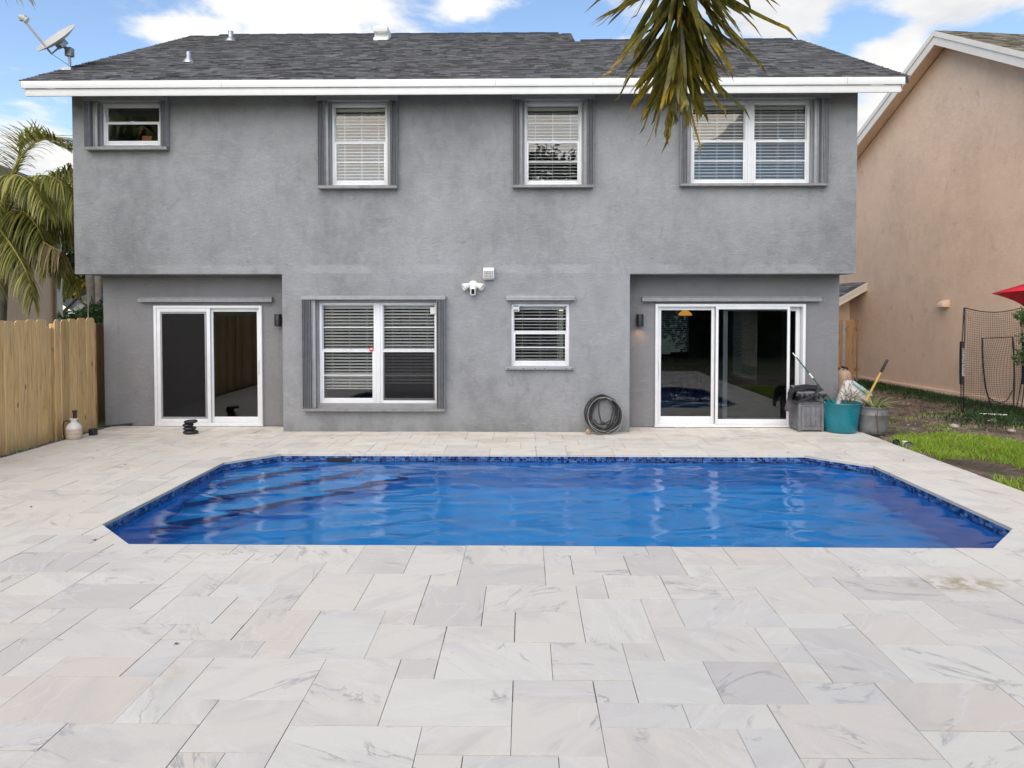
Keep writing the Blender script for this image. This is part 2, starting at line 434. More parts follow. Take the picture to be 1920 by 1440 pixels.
def leaf_build(stops, trans=.25, rough=.5, nz=3.0):
    def b(t, p):
        r = t.math('FRACT', t.math('ADD', t.island(), t.orand()))
        n = t.noise(t.pos(), nz, 4)
        f = t.math('ADD', t.math('MULTIPLY', r, .65), t.math('MULTIPLY', n, .35))
        c = t.ramp(f, stops); t.put(p.inputs['Base Color'], c)
        p.inputs['Roughness'].default_value = rough
        out = t.n['Material Output']
        tl = t.new('ShaderNodeBsdfTranslucent'); t.put(tl.inputs[0], c)
        mx = t.new('ShaderNodeMixShader'); mx.inputs[0].default_value = trans
        t.l.new(p.outputs[0], mx.inputs[1]); t.l.new(tl.outputs[0], mx.inputs[2]); t.l.new(mx.outputs[0], out.inputs[0])
    return b
M['leaf'] = material('broad_green_leaf', build=leaf_build([(.15, (.02, .05, .012)), (.5, (.05, .11, .022)), (.85, (.12, .20, .04))]))
M['leaf_dark'] = material('dark_green_leaf', build=leaf_build([(.15, (.014, .034, .012)), (.5, (.03, .065, .018)), (.85, (.07, .12, .03))]))
M['leaf_yellow'] = material('yellow_green_leaf', build=leaf_build([(.15, (.09, .10, .015)), (.5, (.26, .22, .025)), (.85, (.36, .20, .02))]))
M['coco'] = material('coconut_leaflet', build=leaf_build([(.12, (.10, .13, .025)), (.42, (.27, .29, .06)), (.72, (.52, .48, .15)), (.95, (.70, .60, .30))], .42, .42, 1.2))
M['coco_dry'] = material('dry_coconut_leaflet', build=leaf_build([(.12, (.07, .06, .025)), (.45, (.20, .16, .06)), (.75, (.34, .26, .11)), (.95, (.45, .34, .18))], .3, .5, 1.2))
M['rachis'] = material('palm_rachis', (.36, .30, .07), .5, build=speck(.2, 6))
M['grass'] = material('grass_blade', build=leaf_build([(.15, (.12, .24, .012)), (.45, (.30, .50, .025)), (.75, (.50, .62, .07)), (.9, (.62, .58, .22))], .4, .5, 1.2))
M['grass_dark'] = material('dark_grass_blade', build=leaf_build([(.15, (.012, .035, .01)), (.5, (.03, .075, .016)), (.85, (.07, .13, .03))], .3))
M['bark'] = material('grey_palm_bark', (.22, .20, .175), .9, build=speck(.3, 6, .6, 20))
def foxtail_build(t, p):
    pos = t.pos(); r = t.orand()
    tc = t.new('ShaderNodeTexCoord').outputs['Generated']
    z = t.new('ShaderNodeSeparateXYZ'); t.put(z.inputs[0], tc)
    tip = t.math('SUBTRACT', 1.0, z.outputs[2])
    n = t.noise(pos, 11, 6, .68); s = t.noise(t.scaled(pos, (1, 1, .35)), 52, 4, .65)
    c = t.ramp(n, [(.30, (.045, .055, .010)), (.5, (.15, .145, .024)), (.70, (.34, .28, .045))])
    y = t.math('ADD', t.math('MULTIPLY', tip, .55), t.math('ADD', t.math('MULTIPLY', r, .34), t.math('MULTIPLY', n, .42)))
    c = t.mix(t.maprange(y, .74, 1.0, 0, .85), c, (.55, .34, .02))
    c = t.mix(t.math('MULTIPLY', t.maprange(s, .52, .64), .62), c, (.075, .030, .016))
    c = t.mix(t.maprange(t.math('ADD', tip, t.math('MULTIPLY', s, .35)), 1.06, 1.16, 0, .85), c, (.055, .025, .014))
    t.put(p.inputs['Base Color'], c); p.inputs['Roughness'].default_value = .38
    out = t.n['Material Output']; tl = t.new('ShaderNodeBsdfTranslucent'); t.put(tl.inputs[0], c)
    mx = t.new('ShaderNodeMixShader'); mx.inputs[0].default_value = .42
    t.l.new(p.outputs[0], mx.inputs[1]); t.l.new(tl.outputs[0], mx.inputs[2]); t.l.new(mx.outputs[0], out.inputs[0])
M['foxtail'] = material('browning_palm_leaflet', build=foxtail_build)
M['rachis_dry'] = material('weathered_palm_rachis', (.17, .145, .075), .6, build=speck(.3, 10))

def mosaic_build(t, p):
    r = t.island()
    c = t.ramp(r, [(0, (.006, .012, .075)), (.35, (.012, .035, .16)), (.5, (.03, .09, .26)), (.75, (.055, .14, .33)), (.87, (.13, .24, .44)), (1, (.02, .05, .22))])
    t.put(p.inputs['Base Color'], c); p.inputs['Roughness'].default_value = .18
M['mosaic'] = material('blue_glass_mosaic', build=mosaic_build)
M['grout'] = material('pale_grout', (.30, .38, .48), .9)
def plaster_build(t, p):
    pos = t.pos(); n = t.noise(pos, 2.2, 5, .6); m_ = t.noise(pos, 40, 4, .7)
    c = t.ramp(t.math('ADD', t.math('MULTIPLY', n, .6), t.math('MULTIPLY', m_, .4)), [(.35, (.0, .245, .59)), (.65, (.0, .37, .80))])
    t.put(p.inputs['Base Color'], c); p.inputs['Roughness'].default_value = .8
M['plaster'] = material('blue_pool_plaster', build=plaster_build)
def water_build(t, p):
    p.inputs['Base Color'].default_value = (.80, .93, 1, 1); p.inputs['Roughness'].default_value = .015
    p.inputs['Transmission Weight'].default_value = 1.0; p.inputs['IOR'].default_value = 1.333; p.inputs['Specular IOR Level'].default_value = .5
    pos = t.pos(); v = t.scaled(pos, (.85, 1.75, 1))
    h = t.math('ADD', t.noise(v, 3.6, 8, .66, .25), t.math('MULTIPLY', t.noise(v, 11, 5, .6, .3), .5))
    t.put(p.inputs['Normal'], t.bump(h, .22, .006))
M['water'] = material('pool_water', build=water_build)

# ================================================================== SETTING
# ---- ground: one sheet to the horizon
G = MB(); G.add([(-600, -600, -.06), (600, -600, -.06), (600, 600, -.06), (-600, 600, -.06)], [(0, 1, 2, 3)])
POOL = [(-3.28, 5.70), (3.80, 5.70), (4.32, 6.22), (4.32, 8.70), (3.70, 9.30), (-3.28, 9.30), (-3.82, 8.76), (-3.82, 6.22)]
def sheet_with_hole(outer, hole, z):
    bm = bmesh.new()
    for loop in (outer, hole):
        vs = [bm.verts.new((x, y, z)) for x, y in loop]
        for i in range(len(vs)): bm.edges.new((vs[i], vs[(i + 1) % len(vs)]))
    r = bmesh.ops.triangle_fill(bm, edges=bm.edges[:], use_beauty=True)
    bm.verts.ensure_lookup_table()
    vs = [tuple(v.co) for v in bm.verts]; fs = []
    for f in bm.faces:
        c = f.calc_center_median(); ids = [v.index for v in f.verts]
        if f.normal.z < 0: ids = ids[::-1]
        fs.append(tuple(ids))
    bm.free(); return vs, fs
gv, gf = sheet_with_hole([(-600, -600), (600, -600), (600, 600), (-600, 600)], [(-3.95, 5.6), (4.45, 5.6), (4.45, 9.4), (-3.95, 9.4)], -.06)
build('ground', (gv, gf), M['lawn'], origin=(0, 0, 0), kind='structure', label='lawn ground around the houses')

# bare soil yard on the right, gently uneven
xs = np.linspace(5.2, 10.6, 70); ys = np.linspace(2.0, 22.0, 130)
sv = [(x, y, -.05 + .012 * math.sin(x * 5 + y * 2.3) * math.sin(y * 3.1) + .025 * max(0, (y - 12) / 6)) for y in ys for x in xs]
n = len(xs); sf = [(j * n + i, j * n + i + 1, (j + 1) * n + i + 1, (j + 1) * n + i) for j in range(len(ys) - 1) for i in range(n - 1)]
build('soil', (sv, sf), M['soil'], smooth=60, origin=(7.8, 10, -.05), kind='structure', label='bare brown soil yard beside the deck')
xs = [-8.2, -6.8]; build('soil', ([(-8.2, -2, -.045), (-6.8, -2, -.045), (-6.8, 11.6, -.045), (-8.2, 11.6, -.045)], [(0, 1, 2, 3)]), M['soil'], origin=(-7.5, 5, -.045), kind='structure', label='dark soil strip along the wooden fence')

# ---- pool deck with pavers
DX0, DX1, DY0, DY1 = -6.83, 5.30, 1.2, 11.47
dv, df = sheet_with_hole([(DX0, DY0), (DX1, DY0), (DX1, DY1), (DX0, DY1)], [(x * .999 + .002, y) for x, y in POOL], -.012)
deck = build('pool_deck', (dv, df), M['sand'], origin=(0, 6, -.012), kind='structure', label='white marble paved deck around the pool')
U = .2075
def ticks(a, b, step):
    out = [a]; s = 1 if b > a else -1
    while (b - out[-1]) * s > step * .45 + 1e-6:
        nx = out[-1] + s * step
        if (b - nx) * s < step * .45: nx = b
        out.append(nx)
    if abs(out[-1] - b) > 1e-6: out.append(b)
    return out
gx = ticks(-3.82, DX0, U)[::-1] + list(np.linspace(-3.82, 4.32, 40))[1:] + ticks(4.32, DX1, U)[1:]
gy = ticks(5.70, DY0, U)[::-1] + list(np.linspace(5.70, 9.30, 18))[1:] + ticks(9.30, DY1, U)[1:]
NX, NY = len(gx) - 1, len(gy) - 1
px0, px1 = min(range(NX + 1), key=lambda i: abs(gx[i] + 3.82)), min(range(NX + 1), key=lambda i: abs(gx[i] - 4.32))
py0, py1 = min(range(NY + 1), key=lambda i: abs(gy[i] - 5.70)), min(range(NY + 1), key=lambda i: abs(gy[i] - 9.30))
CH = [((-3.82, 6.22), (-3.28, 5.70)), ((3.80, 5.70), (4.32, 6.22)), ((4.32, 8.70), (3.70, 9.30)), ((-3.28, 9.30), (-3.82, 8.76))]
def clip(poly, a, b):
    """keep the part of poly on the outer (right) side of a->b of the anticlockwise pool outline"""
    out = []
    def s(p): return (b[0] - a[0]) * (p[1] - a[1]) - (b[1] - a[1]) * (p[0] - a[0])
    for i in range(len(poly)):
        p, q = poly[i], poly[(i + 1) % len(poly)]
        sp, sq = s(p), s(q)
        if sp <= 0: out.append(p)
        if sp * sq < 0:
            k = sp / (sp - sq); out.append((p[0] + (q[0] - p[0]) * k, p[1] + (q[1] - p[1]) * k))
    return out
corner = np.zeros((NX, NY), bool)
for ci, cj in ((px0, py0), (px1 - 3, py0), (px1 - 3, py1 - 3), (px0, py1 - 3)): corner[ci:ci + 3, cj:cj + 3] = True
# the paving plan in 0.2 m units: column, row, width, depth of every stone (interlocking, no long running joints)
PLAN = (
    '00111023303260238022a032d012e011f021h032k032n011o021q021s032v021x021z023B023D032G011H012I012J021L032O021Q022S012T021V011W0110112e122g112n132q121v132y112G111J122'
    'O122T111U132322352118232b211c221h222j221l211m212q232t223D222F221H221L222N211Q211R23203325332b321d323f322j322l312n321p312v323x332A322C311F332I332N322P321U311V322'
    '8422a412b411c412h421m432q411r422C432L422P411Q422S412T42205212532551165117511b512f511g521i522k521p512q511t521x512y523A521F522H521J521N532V5220622562176219622c611'
    'd632g623k611l621n622q621s622u621w611A632D621H611I622K622M611Q622S632272147327722b721i722k732p721r712u721w722D712E722G723M722O722V721082228219832c821e822n832q811'
    's832v811y811z832C812I832L811Q811R832U821W81229113911491159116932c912d911g921i932l921q922v921x922D932L921N912O932U9210a212a113a329a12aa21da22fa21ha11la32oa12pa11'
    'sa23ua32za21Ba21Ga32Ja12Ka23Ma11Ra21Ta23Va220b121b226b117b21ab22cb11fb12gb32jb21pb32xb21zb11Ab22Cb22Eb21Mb11Nb21Pb11Qb323c215c328c22cc22ec11jc12kc11lc21nc12oc11'
    'uc11vc32yc22Ec11Fc23Hc32Mc22Oc22Vc220d212d32ad12bd11ed22gd32kd32od21qd11rd23td22Ad11Bd32Ed11Kd21Qd22Sd320e225e126e218e21be32je12ne21pe22ve21xe22ze23Ee11He22Je21'
    'Le21Ne32Ve212f224f116f117f229f21ef11ff32if11kf21mf22of12tf11uf23wf11Bf12Cf32Ff21Jf12Kf32Qf21Sf22Uf21Wf110g214g329g11ag32dg21ig32lg12pg12qg22sg23wg32Fg32Ig11Ng22'
    'Pg21Rg11Ug11Vg220h111h223h117h118h22dh11eh21gh22mh12nh21zh11Ah21Ch22Eh11Ih32Lh21Ph22Rh21Th210i113i215i126i117i11ai21ci12di12ei21ii32li11ni32qi21ui11vi32yi21Ai21'
    'Ei32Hi11Li32Oi11Ri12Si22Ui320j121j213j216j329j23bj12ej32hj11lj22qj11rj23tj22yj11zj22Bj22Dj11Hj23Jj21Oj23Qj111k324k125k11ck22hk32kk11nk11ok32vk32yk11Dk22Fk22Jk32'
    'Mk22Qk32Tk23Vk230l115l217l128l12bl11el12fl21kl21ml21tl21yl21Al21Cl110m323m326m119m12am32dm11fm11gm23Pm32Sm116n228n11dn21fn12Sn23Un21Wn110o232o224o125o128o21ao11'
    'bo11co32Po21Ro11Uo326p117p229p11ap212q214q115q229q22bq23dq12eq12Sq32Vq230r111r213r227r128r110s111s225s218s32ds21Ss23Us110t123t326t21bt12ct23et12Ut321u216u117u22'
    '9u210v212v325v219v11av22ev12Sv32Vv220w111w115w328w21cw210x222x328x21ax11bx23dx22Sx22Ux11Vx215y217y128y129y21Uy21Wy110z121z324z236z119z12az12dz22Sz32Vz226A32bA21'
    'fA12gA23PA320B323B129B32cB21eB11SB21UB324C115C227C22cC12dC22fC11PC21RC11SC220D212D329D21bD12fD21hD22jD22lD21nD12oD21qD21sD32vD32yD23AD11BD21DD32GD32JD23LD21ND32'
    'QD21UD11VD220E215E116E228E32cE21eE21gE12lE11mE12oE11pE32AE32LE23QE11RE23TE210F111F213F225F11bF22dF22fF12hF22jF12kF21nF22sF21uF32xF11DF11EF32HF21NF22PF21TF21VF21'
    '0G222G125G217G239G11aG11gG12kG12lG21pG11qG11rG32xG21zG22BG32HG32KG11PG12QG12TG21VG213H114H236H119H11aH21cH21eH22hH11iH21lH32oH21qH12uH21wH22yH11EH32KH21MH22OH11'
    'RH32UH21WH120I111I326I119I21bI12cI22gI21iI11jI22oI12pI11rI21tI23vI11yI22AI32DI11HI32KI22OI11PI21UI220J126J218J32eJ11fJ21hJ22lJ23nJ12pJ21rJ21vJ32DJ22FJ21MJ12NJ32'
    'QJ22SJ21WJ111K213K215K32bK22dK22fK12gK11jK21oK21qK32yK11zK32CK12FK21HK21JK32SK32VK210L212L214L128L119L23gL21iL21kL12nL22pL11tL32wL32DL21FL12GL32ML11NL22PL21RL11'
    'VL220M323M115M126M32bM22dM11eM32hM22jM12lM21pM11qM32zM32CM22EM12JM22LM21PM11QM22SM323N21dN11kN21mN21oN21tN11uN21wN21yN11FN21HN21LN11MN21ON21VN21')
DIG = '0123456789abcdefghijklmnopqrstuvwxyzABCDEFGHIJKLMNOPQRSTUVWXYZ'
tiles = [(DIG.index(PLAN[k]), DIG.index(PLAN[k + 1]), int(PLAN[k + 2]), int(PLAN[k + 3])) for k in range(0, len(PLAN), 4)]
trnd = random.Random(21)
PT, PB = 0.0, -.030
def paver_geo(poly, dz, gap=.0021, bv=.0007):
    n_ = len(poly); cx = sum(p[0] for p in poly) / n_; cy = sum(p[1] for p in poly) / n_
    def inset(dist):
        out = []
        for k in range(n_):
            p0, p1, p2 = poly[k - 1], poly[k], poly[(k + 1) % n_]
            d1 = Vector((p1[0] - p0[0], p1[1] - p0[1])).normalized(); d2 = Vector((p2[0] - p1[0], p2[1] - p1[1])).normalized()
            n1 = Vector((-d1.y, d1.x)); n2 = Vector((-d2.y, d2.x)); m_ = n1 + n2
            if m_.length < .3: out.append(p1); continue
            m_ = m_ / m_.dot(n1) if abs(m_.dot(n1)) > .2 else m_.normalized()
            out.append((p1[0] + m_.x * dist, p1[1] + m_.y * dist))
        return out
    a, b = inset(gap), inset(gap + bv)
    vs = [(x, y, PB) for x, y in a] + [(x, y, PT + dz - bv) for x, y in a] + [(x, y, PT + dz) for x, y in b]
    fs = []
    for k in range(n_):
        k2 = (k + 1) % n_
        fs += [(k, k2, n_ + k2, n_ + k), (n_ + k, n_ + k2, 2 * n_ + k2, 2 * n_ + k)]
    fs.append(tuple(range(2 * n_, 3 * n_)))
    return vs, fs, (cx, cy)
geo = []
for (i, j, w_, h_) in tiles:
    poly = [(gx[i], gy[j]), (gx[i + w_], gy[j]), (gx[i + w_], gy[j + h_]), (gx[i], gy[j + h_])]
    for a, b in CH:
        mid = ((a[0] + b[0]) / 2, (a[1] + b[1]) / 2)
        near = max(abs(gx[i] + gx[i + w_] - 2 * mid[0]) / 2, abs(gy[j] + gy[j + h_] - 2 * mid[1]) / 2)
        if near < .8 and corner[i:i + w_, j:j + h_].any(): poly = clip(poly, a, b)
    # drop slivers
    clean = []
    for p in poly:
        if not clean or math.hypot(p[0] - clean[-1][0], p[1] - clean[-1][1]) > .004: clean.append(p)
    if len(clean) > 2 and math.hypot(clean[0][0] - clean[-1][0], clean[0][1] - clean[-1][1]) < .004: clean.pop()
    area = abs(sum(clean[k - 1][0] * clean[k][1] - clean[k][0] * clean[k - 1][1] for k in range(len(clean)))) / 2 if len(clean) > 2 else 0
    if area < .0012: continue
    vs, fs, (cx, cy) = paver_geo(clean, trnd.uniform(-.0022, .0016), trnd.choice((.0012, .0016, .0022, .0030)))
    inview = abs(cx) / max(cy, .1) < .80 and cy > 2.6
    big_ = area / (cy ** 3) if inview else -1 + area * 1e-3
    geo.append((big_, vs, fs, (cx, cy)))
geo.sort(key=lambda g: -g[0])
for big_, vs, fs, (cx, cy) in geo[:295]:
    build('paver', (vs, fs), M['marble'], deck, origin=(cx, cy, 0))
rest = MB()
for big_, vs, fs, c in geo[295:]: rest.add(vs, fs)
o = build('paver', rest, M['marble'], deck, origin=(0, 6, 0), kind='stuff')

M['step_edge'] = material('navy_step_tile', (.004, .08, .27), .4, build=speck(.3, 20))
# ---- pool shell
basin = MB(); DEP = -1.35
n8 = len(POOL)
basin.add([(x, y, -.16) for x, y in POOL] + [(x, y, DEP) for x, y in POOL], [(i, (i + 1) % n8, n8 + (i + 1) % n8, n8 + i) for i in range(n8)] + [tuple(range(n8, 2 * n8))])
pool = build('pool_basin', basin, M['plaster'], origin=(0.25, 7.5, DEP), kind='structure', label='blue plastered swimming pool basin with clipped corners')
def corner_step(k, top):
    # stone-edged slab filling the back-left corner up to the line y - x = k
    p = [(-3.82, -3.82 + k), (9.30 - k, 9.30), (-3.28, 9.30), (-3.82, 8.76)]
    m_ = MB(); n_ = len(p)
    m_.add([(x * .9995, y - .001, DEP) for x, y in p] + [(x * .9995, y - .001, top) for x, y in p], [tuple(range(n_, 2 * n_))] + [(i, (i + 1) % n_, n_ + (i + 1) % n_, n_ + i) for i in range(n_)])
    return m_
for k, top in ((12.05, -.34), (11.45, -.58), (10.85, -.82)):
    build('step', corner_step(k, top), M['plaster'], pool, bevel=.02)
    p0_, p1_ = Vector((-3.80, -3.80 + k, top)), Vector((9.28 - k, 9.28, top)); nd = Vector((.7071, -.7071, 0))
    e_ = MB(); e_.add([p0_ + nd * .004 + Vector((0, 0, -.16)), p1_ + nd * .004 + Vector((0, 0, -.16)), p1_ + nd * .004 + Vector((0, 0, .004)), p0_ + nd * .004 + Vector((0, 0, .004)), p1_ - nd * .04 + Vector((0, 0, .004)), p0_ - nd * .04 + Vector((0, 0, .004)), p1_ - nd * .04 + Vector((0, 0, -.02)), p0_ - nd * .04 + Vector((0, 0, -.02))], [(0, 1, 2, 3), (3, 2, 4, 5), (5, 4, 6, 7), (7, 6, 1, 0)])
    build('step_edge', e_, M['step_edge'], pool)
# waterline band: grout strip with staggered little glass tiles
mos, gr = MB(), MB()
for i in range(n8):
    a, b = Vector((*POOL[i], 0)), Vector((*POOL[(i + 1) % n8], 0)); L = (b - a).length; d_ = (b - a) / L
    nin = Vector((-d_.y, d_.x, 0))
    def P(s_, q, z): return a + d_ * s_ + nin * q + Vector((0, 0, z))
    gr.add([P(0, .0, -.165), P(L, .0, -.165), P(L, .0, -.028), P(0, .0, -.028), P(0, .004, -.165), P(L, .004, -.165), P(L, .004, -.028), P(0, .004, -.028)],
           [(4, 5, 6, 7), (7, 6, 2, 3), (0, 1, 5, 4)])
    for row in range(5):
        s_ = -rnd.uniform(0, .04); z1 = -.030 - row * .0265; z0 = z1 - .0245
        while s_ < L:
            w_ = rnd.choice((.048, .048, .024)); a_, b_ = max(0, s_), min(L, s_ + w_ - .003)
            if b_ - a_ > .006:
                mos.add([P(a_, .004, z0), P(b_, .004, z0), P(b_, .004, z1), P(a_, .004, z1), P(a_, .009, z0), P(b_, .009, z0), P(b_, .009, z1), P(a_, .009, z1)],
                        [(4, 5, 6, 7), (0, 4, 7, 3), (1, 2, 6, 5), (3, 7, 6, 2), (0, 1, 5, 4)])
            s_ += w_
build('grout_band', gr, M['grout'], pool)
build('mosaic_tile', mos, M['mosaic'], pool, kind='stuff')
sk = MB(); sk.box(-2.66, -2.32, 9.284, 9.34, -.16, -.055); build('skimmer_mouth', sk, M['black'], pool)

# ---- water: a rippled sheet
NXW, NYW = 420, 210
xs = np.linspace(-3.815, 4.315, NXW); ys = np.linspace(5.705, 9.295, NYW)
X, Y = np.meshgrid(xs, ys)
Z = np.full_like(X, -.094)
wr = np.random.RandomState(4)
patch_ = .80 + .28 * np.sin(X * 1.3 + 1.2 * np.sin(Y * .9)) * np.sin(Y * 1.7 + .8 * np.sin(X * .7)) + .35 * np.clip((X - 1.2) / 2.5, 0, 1)
SW = np.zeros_like(X)
for k in range(70):
    lam = .22 * (3.6 ** (wr.uniform(0, 1) ** 1.2)); th = math.pi / 2 + wr.normal(0, .42); ph = wr.uniform(0, 6.28)
    kx, ky = math.cos(th) / lam * 6.283, math.sin(th) / lam * 6.283
    b1, b2, c1, c2 = wr.uniform(.3, 1.1, 4)
    env = .5 + .5 * np.sin(X * b1 * 2.2 + ph * 2) * np.sin(Y * b2 * 2.6 + ph * 3)
    SW += .0145 * lam / 6.283 * env * np.sin(kx * X + ky * Y + ph + .7 * np.sin(X * c1 * 1.4 + Y * c2))
sg_ = SW.std(); SW = SW + .28 * (SW ** 2 / sg_ - sg_)      # peaked crests, flat troughs
Z += SW * patch_ * 1.35
def inside(x, y):
    return (x - y) > -12.6 + .02 and (x + y) > 2.41 and (x - y) < -1.89 and (x + y) < 13.0
wv = []
for j in range(NYW):
    for i in range(NXW):
        x, y = X[j, i], Y[j, i]
        # clamp into the clipped corners
        for (a, b, c, s_) in ((1, -1, -12.58, 1), (1, 1, 2.42, 1), (1, -1, -1.90, -1), (1, 1, 13.0, -1)):
            q = a * x + b * y - c
            if q * s_ < 0: x -= a * q / 2; y -= b * q / 2
        wv.append((x, y, Z[j, i]))
wf = [(j * NXW + i, j * NXW + i + 1, (j + 1) * NXW + i + 1, (j + 1) * NXW + i) for j in range(NYW - 1) for i in range(NXW - 1)]
build('water', (wv, wf), M['water'], smooth=80, origin=(.25, 7.5, -.105), kind='structure', label='rippled blue pool water')

# ================================================================== GREY HOUSE
house = thing('grey_house', (-1, 11, 0), 'two-storey grey stucco house with charcoal shingle roof behind the pool', 'house')
XL, XR, YF, YB = -7.13, 5.14, 11.0, 21.0
ZO, ZT = 2.49, 5.28        # underside of the overhanging storey, wall top
WIN = {  # frame outer edges x0, x1, z0, z1
    'W1': (-6.665, -5.735, 4.512, 5.172), 'W2': (-3.040, -2.157, 3.878, 5.162), 'W3': (-.018, .882, 3.872, 5.170),
    'W4': (2.572, 4.424, 3.878, 5.174), 'W5': (-3.265, -1.389, .442, 2.042), 'W6': (-.226, .696, 1.036, 2.025)}
BX0, BX1 = -3.835, 1.637
us = [XL, XR, BX0, BX1]; vs = [0, ZO, ZT]
for a, b, c, e in WIN.values(): us += [a, b]; vs += [c, e]
def solid_front(u, v):
    if v < ZO and (u < BX0 or u > BX1): return False
    return not any(a < u < b and c < v < e for a, b, c, e in WIN.values())
build('front_wall', wall_panel(us, vs, solid_front, YF, YF + .48), M['stucco'], house, bevel=.014, seg=2)
DL, DR = (-6.125, -4.330, .015, 1.995), (2.118, 4.556, .015, 2.020)
for (x0, x1, dd) in ((-6.98, BX0, DL), (BX1, 5.11, DR)):
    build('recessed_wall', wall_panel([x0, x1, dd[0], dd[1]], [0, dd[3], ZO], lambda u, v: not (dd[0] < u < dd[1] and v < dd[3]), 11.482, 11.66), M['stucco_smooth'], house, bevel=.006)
# side walls, back walls, slabs
build('side_wall', wall_panel([11.483, YB], [ZO + .001, ZT], lambda u, v: True, XL, XL + .2, 'x'), M['stucco'], house)
build('side_wall', wall_panel([11.66, YB], [0, ZO - .001], lambda u, v: True, -6.979, -6.78, 'x'), M['stucco'], house)
SWW = (14.9, 16.6, .42, 2.2)
build('side_wall', wall_panel([11.66, 18.6, SWW[0], SWW[1]], [0, ZO - .001, SWW[2], SWW[3]], lambda u, v: not (SWW[0] < u < SWW[1] and SWW[2] < v < SWW[3]), 4.91, 5.109, 'x'), M['stucco'], house)
build('side_wall', wall_panel([11.483, 18.6], [ZO + .001, ZT], lambda u, v: True, XR - .2, XR, 'x'), M['stucco'], house)
BWW = (3.15, 4.25, .75, 2.05)
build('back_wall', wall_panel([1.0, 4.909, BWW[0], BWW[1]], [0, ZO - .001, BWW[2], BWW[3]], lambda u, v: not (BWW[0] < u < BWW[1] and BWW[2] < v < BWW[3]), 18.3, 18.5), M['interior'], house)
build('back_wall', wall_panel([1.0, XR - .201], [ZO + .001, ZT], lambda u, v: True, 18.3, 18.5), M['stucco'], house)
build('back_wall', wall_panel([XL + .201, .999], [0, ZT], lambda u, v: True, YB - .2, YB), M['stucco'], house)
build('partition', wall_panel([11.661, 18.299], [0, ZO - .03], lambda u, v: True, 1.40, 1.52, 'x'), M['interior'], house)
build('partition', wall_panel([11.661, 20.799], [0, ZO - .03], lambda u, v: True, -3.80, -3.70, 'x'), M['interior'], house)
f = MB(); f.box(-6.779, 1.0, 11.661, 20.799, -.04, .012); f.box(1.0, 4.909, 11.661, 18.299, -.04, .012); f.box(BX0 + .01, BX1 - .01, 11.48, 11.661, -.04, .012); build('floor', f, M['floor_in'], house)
f = MB(); f.box(XL + .201, 1.0, 11.483, 20.799, ZO - .002, ZO + .16); f.box(1.0, XR - .201, 11.483, 18.299, ZO - .002, ZO + .16); build('storey_slab', f, M['interior'], house)
f = MB(); f.box(XL + .001, BX0 - .001, 11.30, 11.66, ZO - .03, ZO - .003); f.box(BX1 + .001, XR - .001, 11.30, 11.66, ZO - .03, ZO - .003)
f = MB(); f.box(XL + .201, .999, 11.483, 20.799, ZT - .03, ZT - .006); f.box(1.0, XR - .201, 11.483, 18.299, ZT - .03, ZT - .006); build('ceiling', f, M['interior'], house)
for x_ in (-4.6, -1.3, 1.7):
    build('partition', wall_panel([11.483, 14.0], [ZO + .17, ZT - .02], lambda u, v: True, x_, x_ + .1, 'x'), M['interior'], house)
build('partition', wall_panel([XL + .21, XR - .21], [ZO + .17, ZT - .02], lambda u, v: True, 14.0, 14.1), M['interior'], house)

# roof: main gable (ridge at y 16.03) and lower gable on the right (ridge at y 14.72)
SL = .505; EY, EZ = 10.527, 5.376
def rz(y): return EZ + SL * (y - EY)
XE0, XE1, XM = -7.60, 5.66, 1.02
RY, RY2 = 16.03, 14.72
rf = MB(); TH = .10
rf.prism([(EY, EZ - .012), (RY, rz(RY) - .012), (2 * RY - EY, EZ - .012), (2 * RY - EY, EZ - TH), (RY, rz(RY) - TH), (EY, EZ - TH)], 'x', XE0, XM)
rf.prism([(EY, EZ - .012), (RY2, rz(RY2) - .012), (2 * RY2 - EY, EZ - .012), (2 * RY2 - EY, EZ - TH), (RY2, rz(RY2) - TH), (EY, EZ - TH)], 'x', XM + .001, XE1)
roof = build('roof', rf, M['black_rubber'], house)
def shingles(x0, x1, y0, y1, seed, expo=.100, wmin=.07, wmax=.24):
    q = random.Random(seed); mb = MB(); ln = math.hypot(y1 - y0, rz(y1) - rz(y0)); rows = int(ln / expo) + 1
    cy, sy = 1 / math.hypot(1, SL), SL / math.hypot(1, SL)
    for r_ in range(rows):
        s0 = r_ * expo - .012; s1 = min(s0 + expo * 1.25, ln)
        x = x0 - q.uniform(0, .2)
        while x < x1:
            wd = q.uniform(wmin, wmax); a, b = max(x0, x), min(x1, x + wd)
            if b - a > .01:
                th = .011 + q.choice((0, 0, .007)) ; j = q.uniform(-.006, .006)
                def P(xx, s_, h): return (xx, y0 + s_ * cy - h * sy, rz(y0) + s_ * sy + h * cy)
                mb.add([P(a, s0 + j, -.006), P(b, s0 + j, -.006), P(b, s0 + j, th), P(a, s0 + j, th), P(a, s1, 0.0), P(b, s1, 0.0)],
                       [(0, 1, 2, 3), (3, 2, 5, 4), (0, 3, 4), (1, 5, 2)])
            x += wd
    return mb
sm = shingles(XE0 - .02, XE1 + .02, EY, RY2, 3); m2 = shingles(XE0 - .02, XM + .01, RY2 + .001, RY, 4); sm.add(m2.v, m2.f)
build('shingle', sm, M['shingle'], roof, kind='stuff')
rc = MB()
